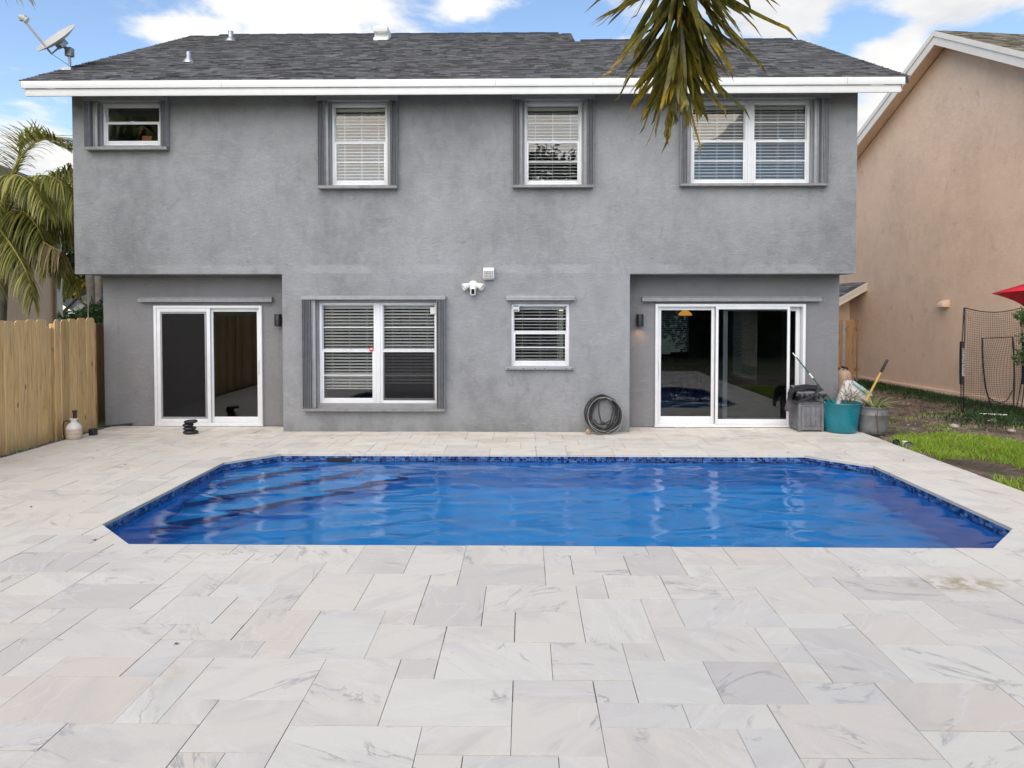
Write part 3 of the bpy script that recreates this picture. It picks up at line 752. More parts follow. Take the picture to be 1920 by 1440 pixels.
for (x0, x1, y) in ((-6.95, .70, RY), (XM + .12, 5.45, RY2)):
    k = int((x1 - x0) / .3)
    for i in range(k):
        a = x0 + i * (x1 - x0) / k; b = a + (x1 - x0) / k * 1.15
        z = rz(y) + .012 + .006 * (i % 2)
        rc.prism([(y - .15, z - .15 * SL), (y, z + .025), (y + .15, z - .15 * SL), (y + .15, z - .15 * SL - .015), (y, z + .006), (y - .15, z - .15 * SL - .015)], 'x', a, b)
build('ridge_cap', rc, M['black_rubber'], roof, kind='stuff')
# pipes and vent that stand on the roof
def pipe(x, y, h, r_=.04):
    m_ = MB(); z = rz(y); m_.lathe((x, y, z - .05), [(r_ * 1.0, 0), (r_, h + .05), (r_ * 1.12, h + .05), (r_ * 1.12, h + .06), (r_ * .8, h + .06)], 14)
    m_.lathe((x, y, z - .02), [(r_ * 2.4, 0), (r_ * 2.2, .03), (r_ * 1.3, .09)], 14)
    build('vent_pipe', m_, M['steel'], roof, smooth=40)
pipe(-5.82, 12.15, .17, .042); pipe(-6.28, 15.0, .20, .05)
vb = MB(); z = rz(15.3) - .10; X0 = -3.23
vb.prism([(15.0, z - .16), (15.0, z + .02), (15.12, z + .02), (15.12, z + .14), (15.0, z + .14), (14.98, z + .26), (15.42, z + .26), (15.42, z - .02)], 'x', X0, X0 + .30)
vb.box(X0 - .04, X0 + .34, 14.8, 15.5, z - .2, z - .19)
build('roof_vent', vb, M['white_trim'], roof, bevel=.01)
# eaves: fascia with drip board, soffit, rake boards
fa = MB(); fa.box(XE0 + .02, XE1 - .06, 10.500, 10.526, 5.252, 5.362); fa.box(XE0 + .07, XE1 - .11, 10.530, 10.556, 5.142, 5.2515)
build('fascia', fa, M['white_trim'], house, bevel=.006)
seam = MB()
for x_ in (-4.55, -.45, 1.0, 4.75): seam.box(x_, x_ + .004, 10.4985, 10.5005, 5.26, 5.35)
build('fascia_seam', seam, M['grey_metal'], house, kind='stuff')
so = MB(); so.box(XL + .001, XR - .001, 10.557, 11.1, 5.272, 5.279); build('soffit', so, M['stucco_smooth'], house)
rk = MB()
for (x0, x1, ry) in ((XE0 + .0, XE0 + .03, RY), (XE1 - .08, XE1 - .05, RY2)):
    rk = MB(); rk.prism([(EY + .08, rz(EY + .08) - .11), (ry, rz(ry) - .11), (ry, rz(ry) - .27), (EY + .08, rz(EY + .08) - .23)], 'x', x0, x1); build('rake_board', rk, M['white_trim'], house)

gb = MB()
gb.prism([(11.0, ZT), (21.0, ZT), (16.0, rz(16.0) - .12)], 'x', XL + .0, XL + .15)
build('gable_wall', gb, M['stucco'], house); gb = MB(); gb.prism([(11.0, ZT), (18.5, ZT), (14.72, rz(14.7) - .12)], 'x', XR - .15, XR)
build('gable_wall', gb, M['stucco'], house)

gb = MB(); gb.prism([(RY2 - .9, rz(RY2 - .9) - .13), (RY, rz(RY) - .13), (19.5, rz(2 * RY - 19.5) - .13), (19.5, ZT), (RY2 - .9, ZT)], 'x', XM - .16, XM - .04); build('gable_wall', gb, M['stucco'], house)
# windows ----------------------------------------------------------
slat_src = {}
def blinds(win, x0, x1, z0, z1, y, tilt, pitch=.050, drop=None):
    """slats hung from a head rail; each slat its own piece"""
    key = (round(x1 - x0, 3), round(tilt, 2))
    hr = MB(); hr.box(x0, x1, y - .02, y + .03, z1 - .055, z1 - .002); build('blind_headrail', hr, M['slat'], win, bevel=.004)
    z = z1 - .09; zz0 = z0 + .02 if drop is None else drop
    cx = (x0 + x1) / 2
    while z > zz0 + .02:
        if key not in slat_src:
            m_ = MB(); L = (x1 - x0) / 2; w2 = .0255
            pr = [(-w2, -.0012), (0, .0022), (w2, -.0012), (w2, .0006), (0, .0042), (-w2, .0006)]
            m_.prism(pr, 'x', -L, L, Euler((R(tilt), 0, 0)).to_matrix())
            slat_src[key] = build('slat', m_, M['slat'], win, smooth=30, origin=(0, 0, 0)); place(slat_src[key], (cx, y, z), win)
            s_ = slat_src[key]
        else: s_ = reuse('slat', slat_src[key], (cx, y, z), win)
        s_.rotation_euler = (R(rnd.uniform(-2.5, 2.5)), R(rnd.uniform(-.12, .12)), 0)
        z -= pitch
    br = MB(); br.box(x0 + .005, x1 - .005, y - .022, y + .022, zz0, zz0 + .018); build('blind_bottomrail', br, M['slat'], win, bevel=.003)
    cd = MB()
    for q in (.16, .5, .84):
        x_ = x0 + (x1 - x0) * q
        for yy in (y - .028, y + .028): cd.box(x_ - .0022, x_ + .0022, yy, yy + .002, zz0, z1 - .05)
    build('blind_cord', cd, M['cord'], win)
def ring(mb, x0, x1, z0, z1, t_, y0, y1, tb=None):
    tb = tb or t_
    mb.box(x0, x0 + t_, y0, y1, z0, z1); mb.box(x1 - t_, x1, y0, y1, z0, z1)
    mb.box(x0 + t_, x1 - t_, y0 + .001, y1 - .001, z1 - t_, z1); mb.box(x0 + t_, x1 - t_, y0 + .001, y1 - .001, z0, z0 + tb)
def hung_window(x0, x1, z0, z1, muntin=True, blind=None, drop=None, screen=False, host=None, y=11.045, lower_slim=False):
    """single-hung unit: frame, upper pane, lower sash"""
    fr = MB(); ring(fr, x0, x1, z0, z1, .040, y, y + .075)
    zm = (z0 + z1) / 2 + .015
    win = host
    if host is None: win = build('window', fr, M['white_metal'], house, bevel=.004)
    else: build('frame', fr, M['white_metal'], host, bevel=.004)
    s_ = MB(); ring(s_, x0 + .041, x1 - .041, z0 + .041, zm + .022, .026, y + .006, y + .036, .04)
    s_.box(x0 + .041, x1 - .041, y + .004, y + .040, zm + .0225, zm + .034)
    build('lower_sash', s_, M['white_metal'], win, bevel=.003)
    u = MB(); ring(u, x0 + .041, x1 - .041, zm + .035, z1 - .041, .012, y + .042, y + .066); build('upper_sash', u, M['white_metal'], win, bevel=.003)
    g1 = MB(); g1.box(x0 + .066, x1 - .066, y + .018, y + .023, z0 + .078, zm - .003); build('pane', g1, M['glass'], win)
    g2 = MB(); g2.box(x0 + .052, x1 - .052, y + .052, y + .057, zm + .046, z1 - .052); build('pane', g2, M['glass'], win)
    if muntin:
        for (za, zb, yy) in ((z0 + .078, zm, y + .012), (zm + .04, z1 - .05, y + .046)):
            m_ = MB(); zz = (za + zb) / 2; m_.box(x0 + .06, x1 - .06, yy, yy + .006, zz - .007, zz + .007); build('muntin', m_, M['white_metal'], win)
    lk = MB(); lk.box((x0 + x1) / 2 - .025, (x0 + x1) / 2 + .025, y + .008, y + .04, zm + .034, zm + .046); build('latch', lk, M['white_metal'], win, bevel=.003)
    if blind is not None: blinds(win, x0 + .045, x1 - .045, z0 + .05, z1 - .045, y + .125, blind, drop=drop)
    if screen:
        q = MB(); q.box(x0 + .046, x1 - .046, y + .0, y + .003, z0 + .05, zm - .0); build('insect_screen', q, M['screen'], win)
    return win
def shutters(x0, x1, zt0, zt1, zb0, zb1, fx0, fx1, ribs=5):
    """accordion storm shutter: head track, foot track, folded blades at both sides"""
    tr = MB(); tr.prism([(10.885, zt0), (10.885, zt1 - .03), (10.90, zt1 - .012), (10.998, zt1 - .012), (10.998, zt0)], 'x', x0, x1)
    tr.box(x0 + .01, x1 - .01, 10.90, 10.99, zt1 - .011, zt1)
    tr.box(x0, x1, 10.880, 10.8845, zt0 - .008, zt0 + .012)
    sh = build('storm_shutter', tr, M['grey_metal_pale'], house, bevel=.003)
    bt = MB(); bt.box(x0 + .01, x1 - .01, 10.885, 10.998, zb0, zb1 - .012); bt.box(x0 + .01, x1 - .01, 10.887, 10.90, zb1 - .0115, zb1); build('foot_track', bt, M['grey_metal'], sh, bevel=.003)
    src = None
    for side in (0, 1):
        for k in range(ribs):
            x_ = x0 + .018 + k * .0235 if side == 0 else x1 - .018 - k * .0235
            if src is None:
                m_ = MB(); a = .0066
                m_.prism([(-a, 10.892), (a * .2, 10.876 + .0), (a, 10.892), (a, 10.985), (-a, 10.985)], 'z', zb1, zt0 - .009, Matrix.Translation((x_, 0, 0)))
                src = build('shutter_blade', m_, M['grey_metal_pale'], sh); ox = x_
            else:
                reuse('shutter_blade', src, WL[src] + Vector((x_ - ox, rnd.uniform(-.004, .004), 0)), sh)
        m_ = MB()
        if side == 0: a, b = fx0 - .075, fx0 - .028
        else: a, b = fx1 + .028, fx1 + .075
        m_.box(a, b, 10.93, 10.96, zb1, zt0 - .009); m_.box(a - .010 if side == 0 else b, a if side == 0 else b + .01, 10.915, 10.96, zb1, zt0 - .009)
        build('lead_blade', m_, M['grey_metal_pale'], sh, bevel=.003)
    return sh
a, b, c, e = WIN['W1']; w1 = hung_window(a, b, c, e, muntin=False)
th_ = MB(); th_.box(-6.20, -6.04, 11.30, 11.36, 4.60, 4.74, ); build('ornament', th_, material('terracotta', (.32, .10, .045), .7), w1, bevel=.02)
a, b, c, e = WIN['W2']; hung_window(a, b, c, e, blind=28)
a, b, c, e = WIN['W3']; hung_window(a, b, c, e, blind=24)
def twin(key, blind, drops, screens):
    a, b, c, e = WIN[key]; mid = (a + b) / 2
    fr = MB(); fr.box(mid - .030, mid + .030, 11.040, 11.12, c, e); win = build('window', fr, M['white_metal'], house, bevel=.004)
    hung_window(a, mid - .031, c, e, blind=blind, drop=drops[0], host=win, screen=screens[0])
    hung_window(mid + .031, b, c, e, blind=blind, drop=drops[1], host=win, screen=screens[1])
    return win
twin('W4', 28, (None, None), (False, False))
w5 = twin('W5', 30, (.655, .745), (False, True))
a, b, c, e = WIN['W6']; w6 = hung_window(a, b, c, e, blind=16)
shutters(-6.890, -5.576, 5.180, 5.262, 4.422, 4.470, -6.665, -5.735, 4)
shutters(-3.237, -1.981, 5.172, 5.262, 3.812, 3.860, -3.040, -2.157)
shutters(-.209, 1.064, 5.178, 5.264, 3.820, 3.862, -.018, .882)
shutters(2.382, 4.677, 5.182, 5.266, 3.836, 3.876, 2.572, 4.424)
shutters(-3.506, -1.246, 2.093, 2.150, .334, .378, -3.265, -1.389, 6)
def track(x0, x1, z0, z1, y1, dep=.085):
    m_ = MB(); m_.prism([(y1 - dep, z0 + .006), (y1 - dep, z1 - .03), (y1 - dep + .02, z1 - .012), (y1, z1 - .012), (y1, z0 + .006)], 'x', x0, x1)
    m_.box(x0 + .008, x1 - .008, y1 - dep + .02, y1, z1 - .0115, z1); m_.box(x0, x1, y1 - dep - .004, y1 - dep + .001, z0, z0 + .014)
    build('shutter_track', m_, M['grey_metal_pale'], house, bevel=.003)
track(-.302, .777, 2.075, 2.160, 10.998); track(-6.350, -4.143, 2.052, 2.134, 11.480, .10); track(1.894, 4.788, 2.062, 2.141, 11.480, .10)
m_ = MB(); m_.box(-.310, .757, 10.925, 10.998, .990, 1.036); build('window_sill', m_, M['grey_metal_pale'], house, bevel=.004)
for q in (-.27, -.03, .16, .30, .64, .73):
    m_ = MB(); m_.lathe((0, 0, 0), [(.009, 0), (.007, .005)], 8, Matrix.Translation((q, 10.924, 1.008)) @ Euler((R(90), 0, 0)).to_matrix().to_4x4()); build('bolt', m_, M['black'], house)
# stickers on the panes
st = MB(); st.lathe((0, 0, 0), [(.034, 0), (.036, .001), (.034, .002)], 16, Matrix.Translation((-2.44, 11.042, 1.30)) @ Euler((R(90), 0, 0)).to_matrix().to_4x4())
bd = build('alarm_badge', st, material('red_badge', (.62, .03, .05), .4), w5)
st = MB(); st.box(-2.462, -2.418, 11.036, 11.0385, 1.296, 1.312); build('badge_band', st, M['white_plastic'], w5)
st = MB(); st.box(-1.50, -1.40, 11.036, 11.041, 1.86, 1.965); build('sensor', st, M['white_plastic'], w5, bevel=.006)
st = MB(); st.box(-.20, -.095, 11.036, 11.040, 1.90, 2.005); build('sticker', st, M['white_plastic'], w6)
st = MB(); st.box(-.187, -.108, 11.0335, 11.0355, 1.975, 1.995); build('sticker_print', st, material('blue_print', (.05, .25, .38), .5), w6)
st = MB(); st.box(-.187, -.108, 11.0335, 11.0355, 1.912, 1.922); st.box(-.178, -.117, 11.0335, 11.0355, 1.926, 1.931); build('sticker_print', st, M['black'], w6)

# sliding doors ----------------------------------------------------
def sliding_door(x0, x1, z0, z1, xm, leaves):
    y = 11.455
    fr = MB(); ring(fr, x0, x1, z0, z1, .045, y - .02, y + .14, .03); fr.box(x0 - .01, x1 + .01, y - .035, y + .14, z0 - .014, z0 - .0005)
    d_ = build('sliding_door', fr, M['white_metal'], house, bevel=.004)
    for (a, b, yy, st, tb, tt, scr) in leaves:
        lf = MB(); ring(lf, a, b, z0 + .031, z1 - .046, st, yy, yy + .04, tb)
        lf_o = build('door_leaf', lf, M['white_metal'], d_, bevel=.004)
        g = MB(); g.box(a + st - .005, b - st + .005, yy + .017, yy + .023, z0 + .031 + tb - .005, z1 - .046 - st + .005); build('pane', g, M['door_glass'], d_)
        if scr:
            q = MB(); ring(q, a + st + .004, b - st - .004, z0 + .031 + tb + .004, z1 - .05 - st, .026, yy - .004, yy + .012); build('screen_frame', q, M['grey_metal_pale'], d_, bevel=.003)
            q = MB(); q.box(a + st + .028, b - st - .028, yy + .002, yy + .005, z0 + .031 + tb + .03, z1 - .075 - st); build('insect_screen', q, M['screen'], d_)
    return d_
dl = sliding_door(-6.122, -4.331, .020, 1.994, -5.2, [(-6.075, -5.19, 11.445, .058, .075, .06, True), (-5.215, -4.378, 11.495, .055, .10, .06, False)])
m_ = MB(); m_.box(-4.418, -4.398, 11.462, 11.494, .86, 1.10); build('handle', m_, M['white_metal'], dl, bevel=.006)
dr = sliding_door(2.120, 4.555, .024, 2.020, 3.12, [(2.168, 3.10, 11.495, .055, .12, .06, False), (3.10, 4.30, 11.430, .042, .085, .06, False), (3.255, 4.505, 11.545, .07, .09, .06, False)])
m_ = MB(); m_.box(2.180, 2.200, 11.462, 11.494, .86, 1.10); build('handle', m_, M['white_metal'], dr, bevel=.006)

# conduit and cracks on the recess wall
m_ = MB(); m_.box(1.905, 1.913, 11.474, 11.480, 1.86, 2.06); build('conduit', m_, M['grey_metal'], house)
m_ = MB()
for x_, z0_, z1_ in ((-6.735, .1, 2.0), (1.915, .05, .62), (4.885, .35, 1.55), (-4.06, .3, 1.9)): m_.box(x_, x_ + .005, 11.4785, 11.4815, z0_, z1_)
build('wall_crack', m_, M['grey_metal'], house, kind='stuff')

# kitchen exhaust hood on the wall
vh = MB(); vh.prism([(10.90, 2.40), (10.87, 2.42), (10.88, 2.555), (10.92, 2.583), (10.999, 2.583), (10.999, 2.395)], 'x', -.655, -.487)
vent = build('exhaust_vent', vh, M['white_plastic'], house, bevel=.006)
gm = MB()
for k in range(7): gm.box(-.640 + k * .0225, -.634 + k * .0225, 10.862, 10.872, 2.425, 2.525)
for k in range(5): gm.box(-.642, -.500, 10.860, 10.866, 2.425 + k * .024, 2.430 + k * .024)
build('grille', gm, M['white_plastic'], vent)
gm = MB(); gm.box(-.645, -.497, 10.868, 10.8745, 2.422, 2.53); build('grille_back', gm, material('painted_vent_shade', (.12, .12, .11), .9), vent)  # dark sheet stands in for the shade behind the grille

# interiors seen through the glass ---------------------------------
def simple_blind(host, axis, a0, a1, z0, z1, k, tilt, name):
    """back-room blind; slats thinner than can be picked apart"""
    m_ = MB(); z = z1 - .05
    while z > z0:
        Mx = (Matrix.Translation((0, k, z)) if axis == 'x' else Matrix.Translation((k, 0, z)))
        if axis == 'x': m_.box(a0, a1, -.024, .024, -.001, .001, Mx @ Euler((R(tilt), 0, 0)).to_matrix().to_4x4())
        else: m_.box(-.024, .024, a0, a1, -.001, .001, Mx @ Euler((0, R(tilt), 0)).to_matrix().to_4x4())
        z -= .05
    build(name, m_, M['slat'], host, kind='stuff')
simple_blind(house, 'x', BWW[0], BWW[1], BWW[2], BWW[3], 18.27, 20, 'blind')
simple_blind(house, 'y', SWW[0], SWW[1], SWW[2] + .1, SWW[3], 4.88, 38, 'blind')
tr = MB()
for (u0, u1, v0, v1) in ((SWW[0] - .06, SWW[1] + .06, SWW[2] - .06, SWW[2]),): tr.box(4.86, 4.908, u0, u1, v0, v1)
build('window_sill', tr, M['white_trim'], house)
lamp = thing('pendant_lamp', (3.32, 14.6, 1.80), 'lit orange glass pendant lamp inside the right sliding door', 'lamp')
sh_ = MB(); sh_.lathe((3.32, 14.6, 1.80), [(.14, 0), (.125, .05), (.06, .10), (.02, .12)], 20)
def amber(t, p):
    p.inputs['Base Color'].default_value = (.7, .25, .03, 1); p.inputs['Emission Color'].default_value = (1, .42, .06, 1); p.inputs['Emission Strength'].default_value = .8
build('lamp_shade', sh_, material('amber_glass', build=amber), lamp, smooth=40)
m_ = MB(); m_.tube([(3.32, 14.6, 1.91), (3.32, 14.6, ZO - .003)], .006, 6); build('stem', m_, M['black'], lamp)
def chair(x, y, rot, label):
    c = thing('dining_chair', (x, y, .012), label, 'chair', 'dark chairs inside the right sliding door')
    Mx = Matrix.Translation((x, y, .012)) @ Matrix.Rotation(rot, 4, 'Z')
    m_ = MB(); m_.box(-.22, .22, -.22, .22, .43, .47, Mx); build('seat', m_, M['dark_wood'], c, bevel=.01)
    m_ = MB(); m_.box(-.22, .22, .19, .23, .52, .98, Mx); build('backrest', m_, M['dark_wood'], c, bevel=.01)
    for sx in (-.19, .19):
        for sy in (-.19, .19):
            m_ = MB(); m_.box(sx - .02, sx + .02, sy - .02, sy + .02, 0, .43 if sy < 0 else .52, Mx); build('leg', m_, M['dark_wood'], c)
chair(2.75, 13.9, R(160), 'dark wooden chair inside the right sliding door by its handle side')
chair(3.45, 15.2, R(20), 'dark wooden chair deeper in the room under the amber lamp')
tb = thing('dining_table', (3.0, 14.7, .012), 'dark wooden table between the chairs inside the right sliding door', 'table')
m_ = MB(); m_.box(2.4, 3.7, 14.3, 15.0, .73, .78); build('tabletop', m_, M['dark_wood'], tb, bevel=.01)
for sx in (2.46, 3.64):
    for sy in (14.36, 14.94):
        m_ = MB(); m_.box(sx - .03, sx + .03, sy - .03, sy + .03, .012, .73); build('leg', m_, M['dark_wood'], tb)

# ================================================================== fittings on the grey house
def wall_lamp(x, label, lit):
    y, z0, z1 = 11.37, 1.655, 1.855
    o = thing('wall_lamp', (x, 11.48, z0), label, 'lamp', 'black cylinder wall lamps beside the sliding doors')
    m_ = MB(); m_.lathe((x, y, z0), [(.050, .03), (.056, .0), (.058, .002), (.058, z1 - z0 - .004), (.056, z1 - z0), (.01, z1 - z0)], 24); build('lamp_body', m_, M['black'], o, smooth=40)
    m_ = MB(); m_.box(x - .045, x + .045, 11.425, 11.480, z0 + .05, z0 + .15); build('mounting_plate', m_, M['black'], o, bevel=.004)
    if lit:
        L = bpy.data.lights.new('lamp_light', 'SPOT'); lo = bpy.data.objects.new('lamp_light', L); col.objects.link(lo)
        L.energy = 1.3; L.color = (1, .55, .22); L.spot_size = R(110); L.spot_blend = 1.0; L.shadow_soft_size = .03
        lo.location = (x, y, z0 - .005); lo.rotation_euler = (R(18), 0, 0)
wall_lamp(1.855, 'black wall lamp left of the right sliding door, glowing warm underneath', True)
wall_lamp(-4.035, 'black wall lamp right of the left sliding door, unlit', False)
fl = thing('floodlight_camera', (-.817, 11.0, 2.14), 'white twin floodlight with camera between the two lower windows', 'floodlight')
m_ = MB(); m_.lathe((0, 0, 0), [(.075, 0), (.078, .03), (.06, .055), (.02, .06)], 24, Matrix.Translation((-.817, 10.999, 2.305)) @ Euler((R(90), 0, 0)).to_matrix().to_4x4()); build('wall_plate', m_, M['white_plastic'], fl, smooth=40)
for s_ in (-1, 1):
    d_ = Vector((s_ * .80, -.35, -.40)).normalized(); p0 = Vector((-.817 + s_ * .05, 10.95, 2.325))
    m_ = MB(); q = d_.to_track_quat('Z', 'Y').to_matrix().to_4x4()
    m_.lathe((0, 0, 0), [(.015, 0), (.03, .02), (.042, .05), (.058, .11), (.058, .122), (.048, .124), (.045, .112)], 20, Matrix.Translation(p0) @ q); hd = build('lamp_head', m_, M['white_plastic'], fl, smooth=40)
m_ = MB(); m_.box(-.860, -.774, 10.90, 10.955, 2.150, 2.285); build('camera_body', m_, M['white_plastic'], fl, bevel=.022, seg=3)
m_ = MB(); m_.box(-.842, -.792, 10.894, 10.8995, 2.172, 2.25); build('lens', m_, M['lens'], fl)
m_ = MB(); m_.tube([(-.817, 10.93, 2.27), (-.817, 10.95, 2.31)], .03, 12); build('joint', m_, M['white_plastic'], fl)

# satellite dish on the left end of the roof
dm = Vector((-7.44, 11.44, rz(11.44))); ds = thing('satellite_dish', dm, 'grey satellite dish on the left edge of the roof', 'satellite dish')
m_ = MB(); m_.tube([dm + Vector((0, 0, -.02)), dm + Vector((0, 0, .30))], .022, 10); m_.box(dm.x - .08, dm.x + .08, dm.y - .1, dm.y + .1, dm.z - .03, dm.z + .02); build('mast', m_, M['steel'], ds)
dc = Vector((-7.58, 11.40, 6.285)); nrm = Vector((-.38, -.66, .65)).normalized()
q = nrm.to_track_quat('Z', 'Y').to_matrix().to_4x4(); Mx = Matrix.Translation(dc) @ q
prof = [(.0001 + r_, .075 * (r_ / .36) ** 2) for r_ in np.linspace(0, .36, 9)]
m_ = MB(); m_.lathe((0, 0, 0), prof + [(.366, .07), (.36, .062)] + [(r_, .075 * (r_ / .36) ** 2 - .012) for r_ in np.linspace(.34, .001, 6)], 40, Mx); build('reflector', m_, M['dish'], ds, smooth=50)
m_ = MB(); m_.box(-.07, .07, -.07, .07, -.09, -.012, Mx); m_.box(dm.x - .05, dm.x + .05, dm.y - .05, dm.y + .05, dm.z + .22, dm.z + .36); m_.tube([dm + Vector((0, 0, .30)), dc - nrm * .06], .03, 8); build('bracket', m_, M['steel'], ds, bevel=.004)
fd = Vector((-8.02, 11.22, 6.55)); am0 = Vector((-7.60, 11.24, 6.03))
m_ = MB(); m_.tube([dc - nrm * .06, am0, am0 + (fd - am0) * .5, fd], [.016, .018, .018, .016], 8); build('feed_arm', m_, material('feed_arm_paint', (.30, .25, .22), .5), ds)
m_ = MB(); qf = (dc - fd).normalized().to_track_quat('Z', 'Y').to_matrix().to_4x4()
m_.lathe((0, 0, 0), [(.035, -.07), (.045, -.05), (.045, .02), (.058, .03), (.058, .05), (.05, .055)], 16, Matrix.Translation(fd + Vector((0, 0, .03))) @ qf); m_.box(fd.x - .07, fd.x + .03, fd.y - .03, fd.y + .03, fd.z + .0, fd.z + .08); build('feed_horn', m_, M['dish'], ds, smooth=40)
m_ = MB(); m_.tube([am0, am0 + Vector((.08, .05, -.06)), dm + Vector((.03, -.02, .05))], .004, 5); build('cable', m_, M['black'], ds)

# ================================================================== LEFT FENCE
fence = thing('wooden_fence', (-7.02, 5.0, -.05), 'tan dog-eared wooden board fence along the left side of the deck', 'fence')
ybd = []
y = -4.6
while y < 9.3: ybd.append((y, y + .19)); y += .205
ed = [9.26, 9.46, 9.69, 9.90, 10.12, 10.20, 10.285, 10.41, 10.60, 10.80, 11.02, 11.24]
for i in range(len(ed) - 1): ybd.append((ed[i] + .004, ed[i + 1] - .006))
def board_geo(y0, y1, top, x0, lean=0):
    m_ = MB(); c = min(.035, (y1 - y0) * .3)
    m_.prism([(y0, -.06), (y1, -.06), (y1 + lean, top - c), (y1 + lean - c, top), (y0 + lean + c, top), (y0 + lean, top - c)], 'x', x0, x0 + .018)
    return m_
for i, (y0, y1) in enumerate(ybd):
    top = 1.79 + rnd.uniform(-.012, .012); x0 = -7.0 + rnd.uniform(-.006, .006)
    if 10.11 < y0 < 10.22: top = 1.67; x0 -= .02
    build('board', board_geo(y0, y1, top, x0, rnd.uniform(-.006, .006)), M['fence'], fence, bevel=.003, seg=1)
for z in (.35, 1.0, 1.55):
    m_ = MB(); m_.box(-7.055, -7.012, -4.6, 11.24, z - .045, z + .045); build('rail', m_, M['fence'], fence)
for y in np.arange(-4.0, 11.4, 2.4):
    m_ = MB(); m_.box(-7.15, -7.06, y, y + .09, -.1, 1.72); build('post', m_, M['fence'], fence)
for (x0, x1) in ((-7.20, -7.06), (-7.055, -7.0)):
    m_ = MB(); m_.prism([(x0, -.06), (x1, -.06), (x1, 1.70), (x0 + .02, 1.73), (x0, 1.70)], 'y', 11.30, 11.32); build('board', m_, M['gate'], fence)
m_ = MB()
for k in range(34):     # the boards that run on along the side of the house
    y0 = 11.42 + k * .15; m_.prism([(y0, -.06), (y0 + .14, -.06), (y0 + .14, 1.66), (y0 + .07, 1.69), (y0, 1.66)], 'x', -7.62, -7.60)
build('board', m_, M['gate'], fence, kind='stuff')

# gravel strip
q = random.Random(5); m_ = MB()
for k in range(2600):
    y = q.uniform(4.5, 11.35); x = q.uniform(-6.985, -6.835); s_ = q.uniform(.008, .022) * (1.3 if q.random() < .1 else 1)
    Mx = Matrix.Translation((x, y, -.028 + s_ * .2)) @ Euler((q.uniform(0, 3), q.uniform(0, 3), q.uniform(0, 3))).to_matrix().to_4x4() @ Matrix.Diagonal((s_, s_ * q.uniform(.6, 1), s_ * q.uniform(.4, .8), 1))
    m_.add([(1, 0, 0), (-1, 0, 0), (0, 1, 0), (0, -1, 0), (0, 0, 1), (0, 0, -1)], [(0, 2, 4), (2, 1, 4), (1, 3, 4), (3, 0, 4), (2, 0, 5), (1, 2, 5), (3, 1, 5), (0, 3, 5)], Mx)
def gravel_build(t, p):
    t.put(p.inputs['Base Color'], t.ramp(t.island(), [(0, (.03, .027, .025)), (.5, (.10, .09, .08)), (.85, (.22, .20, .17)), (1, (.42, .40, .36))])); p.inputs['Roughness'].default_value = .9
M['gravel'] = material('grey_gravel', build=gravel_build)
build('gravel', m_, M['gravel'], kind='stuff', label='dark gravel between the fence and the marble deck')

# ================================================================== THINGS ON THE DECK
# stack of black stones
sx, sy = -5.20, 10.74
stack = thing('stone_stack', (sx, sy, 0), 'small stack of four black stones before the left sliding door', 'stone stack')
z = .0
for k, (r_, h, ox, yaw, sq) in enumerate([(.115, .062, .01, .3, .75), (.10, .058, -.005, .9, .8), (.095, .05, -.03, 1.4, .8), (.112, .060, .012, -.25, .7)]):
    m_ = MB(); Mx = Matrix.Translation((sx + ox, sy, z + h / 2)) @ Euler((0, R((0, 0, 0, -5)[k]), yaw)).to_matrix().to_4x4() @ Matrix.Diagonal((r_, r_ * sq, h / 2, 1))
    prof = [(math.cos(a) ** .5 if math.cos(a) > 0 else 0, math.sin(a)) for a in np.linspace(-1.45, 1.45, 9)]
    m_.lathe((0, 0, 0), prof, 18, Mx); build('stone', m_, material('black_stone', (.018, .019, .022), .45, build=speck(.4, 25, .3, 60)), stack, smooth=60); z += h * .96

# garden sprayer by the fence
sp = thing('garden_sprayer', (-6.73, 10.30, -.03), 'grubby white plastic pump sprayer jug standing against the fence', 'sprayer')
def jug_build(t, p):
    z = t.new('ShaderNodeSeparateXYZ'); t.put(z.inputs[0], t.pos())
    n = t.noise(t.pos(), 18, 4); lev = t.math('ADD', z.outputs[2], t.math('MULTIPLY', n, .05))
    t.put(p.inputs['Base Color'], t.ramp(lev, [(.0, (.38, .30, .20)), (.10, (.55, .46, .36)), (.17, (.62, .48, .40)), (.20, (.74, .71, .66))])); p.inputs['Roughness'].default_value = .4
m_ = MB(); m_.lathe((-6.73, 10.30, -.03), [(.07, 0), (.092, .01), (.104, .05), (.108, .10), (.104, .105), (.108, .11), (.110, .15), (.106, .156), (.109, .162), (.106, .20), (.09, .24), (.055, .275), (.042, .285), (.042, .32), (.055, .325), (.055, .34), (.03, .342)], 28); build('jug', m_, material('sprayer_jug', build=jug_build), sp, smooth=50)
m_ = MB(); m_.lathe((-6.715, 10.30, .30), [(.028, 0), (.03, .01), (.026, .03), (.026, .095), (.034, .10), (.034, .125), (.01, .128)], 14); build('pump_handle', m_, material('brown_black_plastic', (.03, .018, .014), .5), sp, smooth=40)
m_ = MB(); m_.tube([(-6.765, 10.27, .25), (-6.80, 10.25, .285), (-6.845, 10.25, .27), (-6.87, 10.26, .20), (-6.872, 10.27, .08), (-6.85, 10.28, -.02)], .008, 8); build('spray_hose', m_, M['black'], sp, smooth=60)
m_ = MB(); m_.box(-6.70, -6.60, 10.58, 10.68, -.03, .10); o = build('plastic_pot', m_, M['black'], bevel=.02, label='small black square plant pot tucked behind the white sprayer', cat='pot')

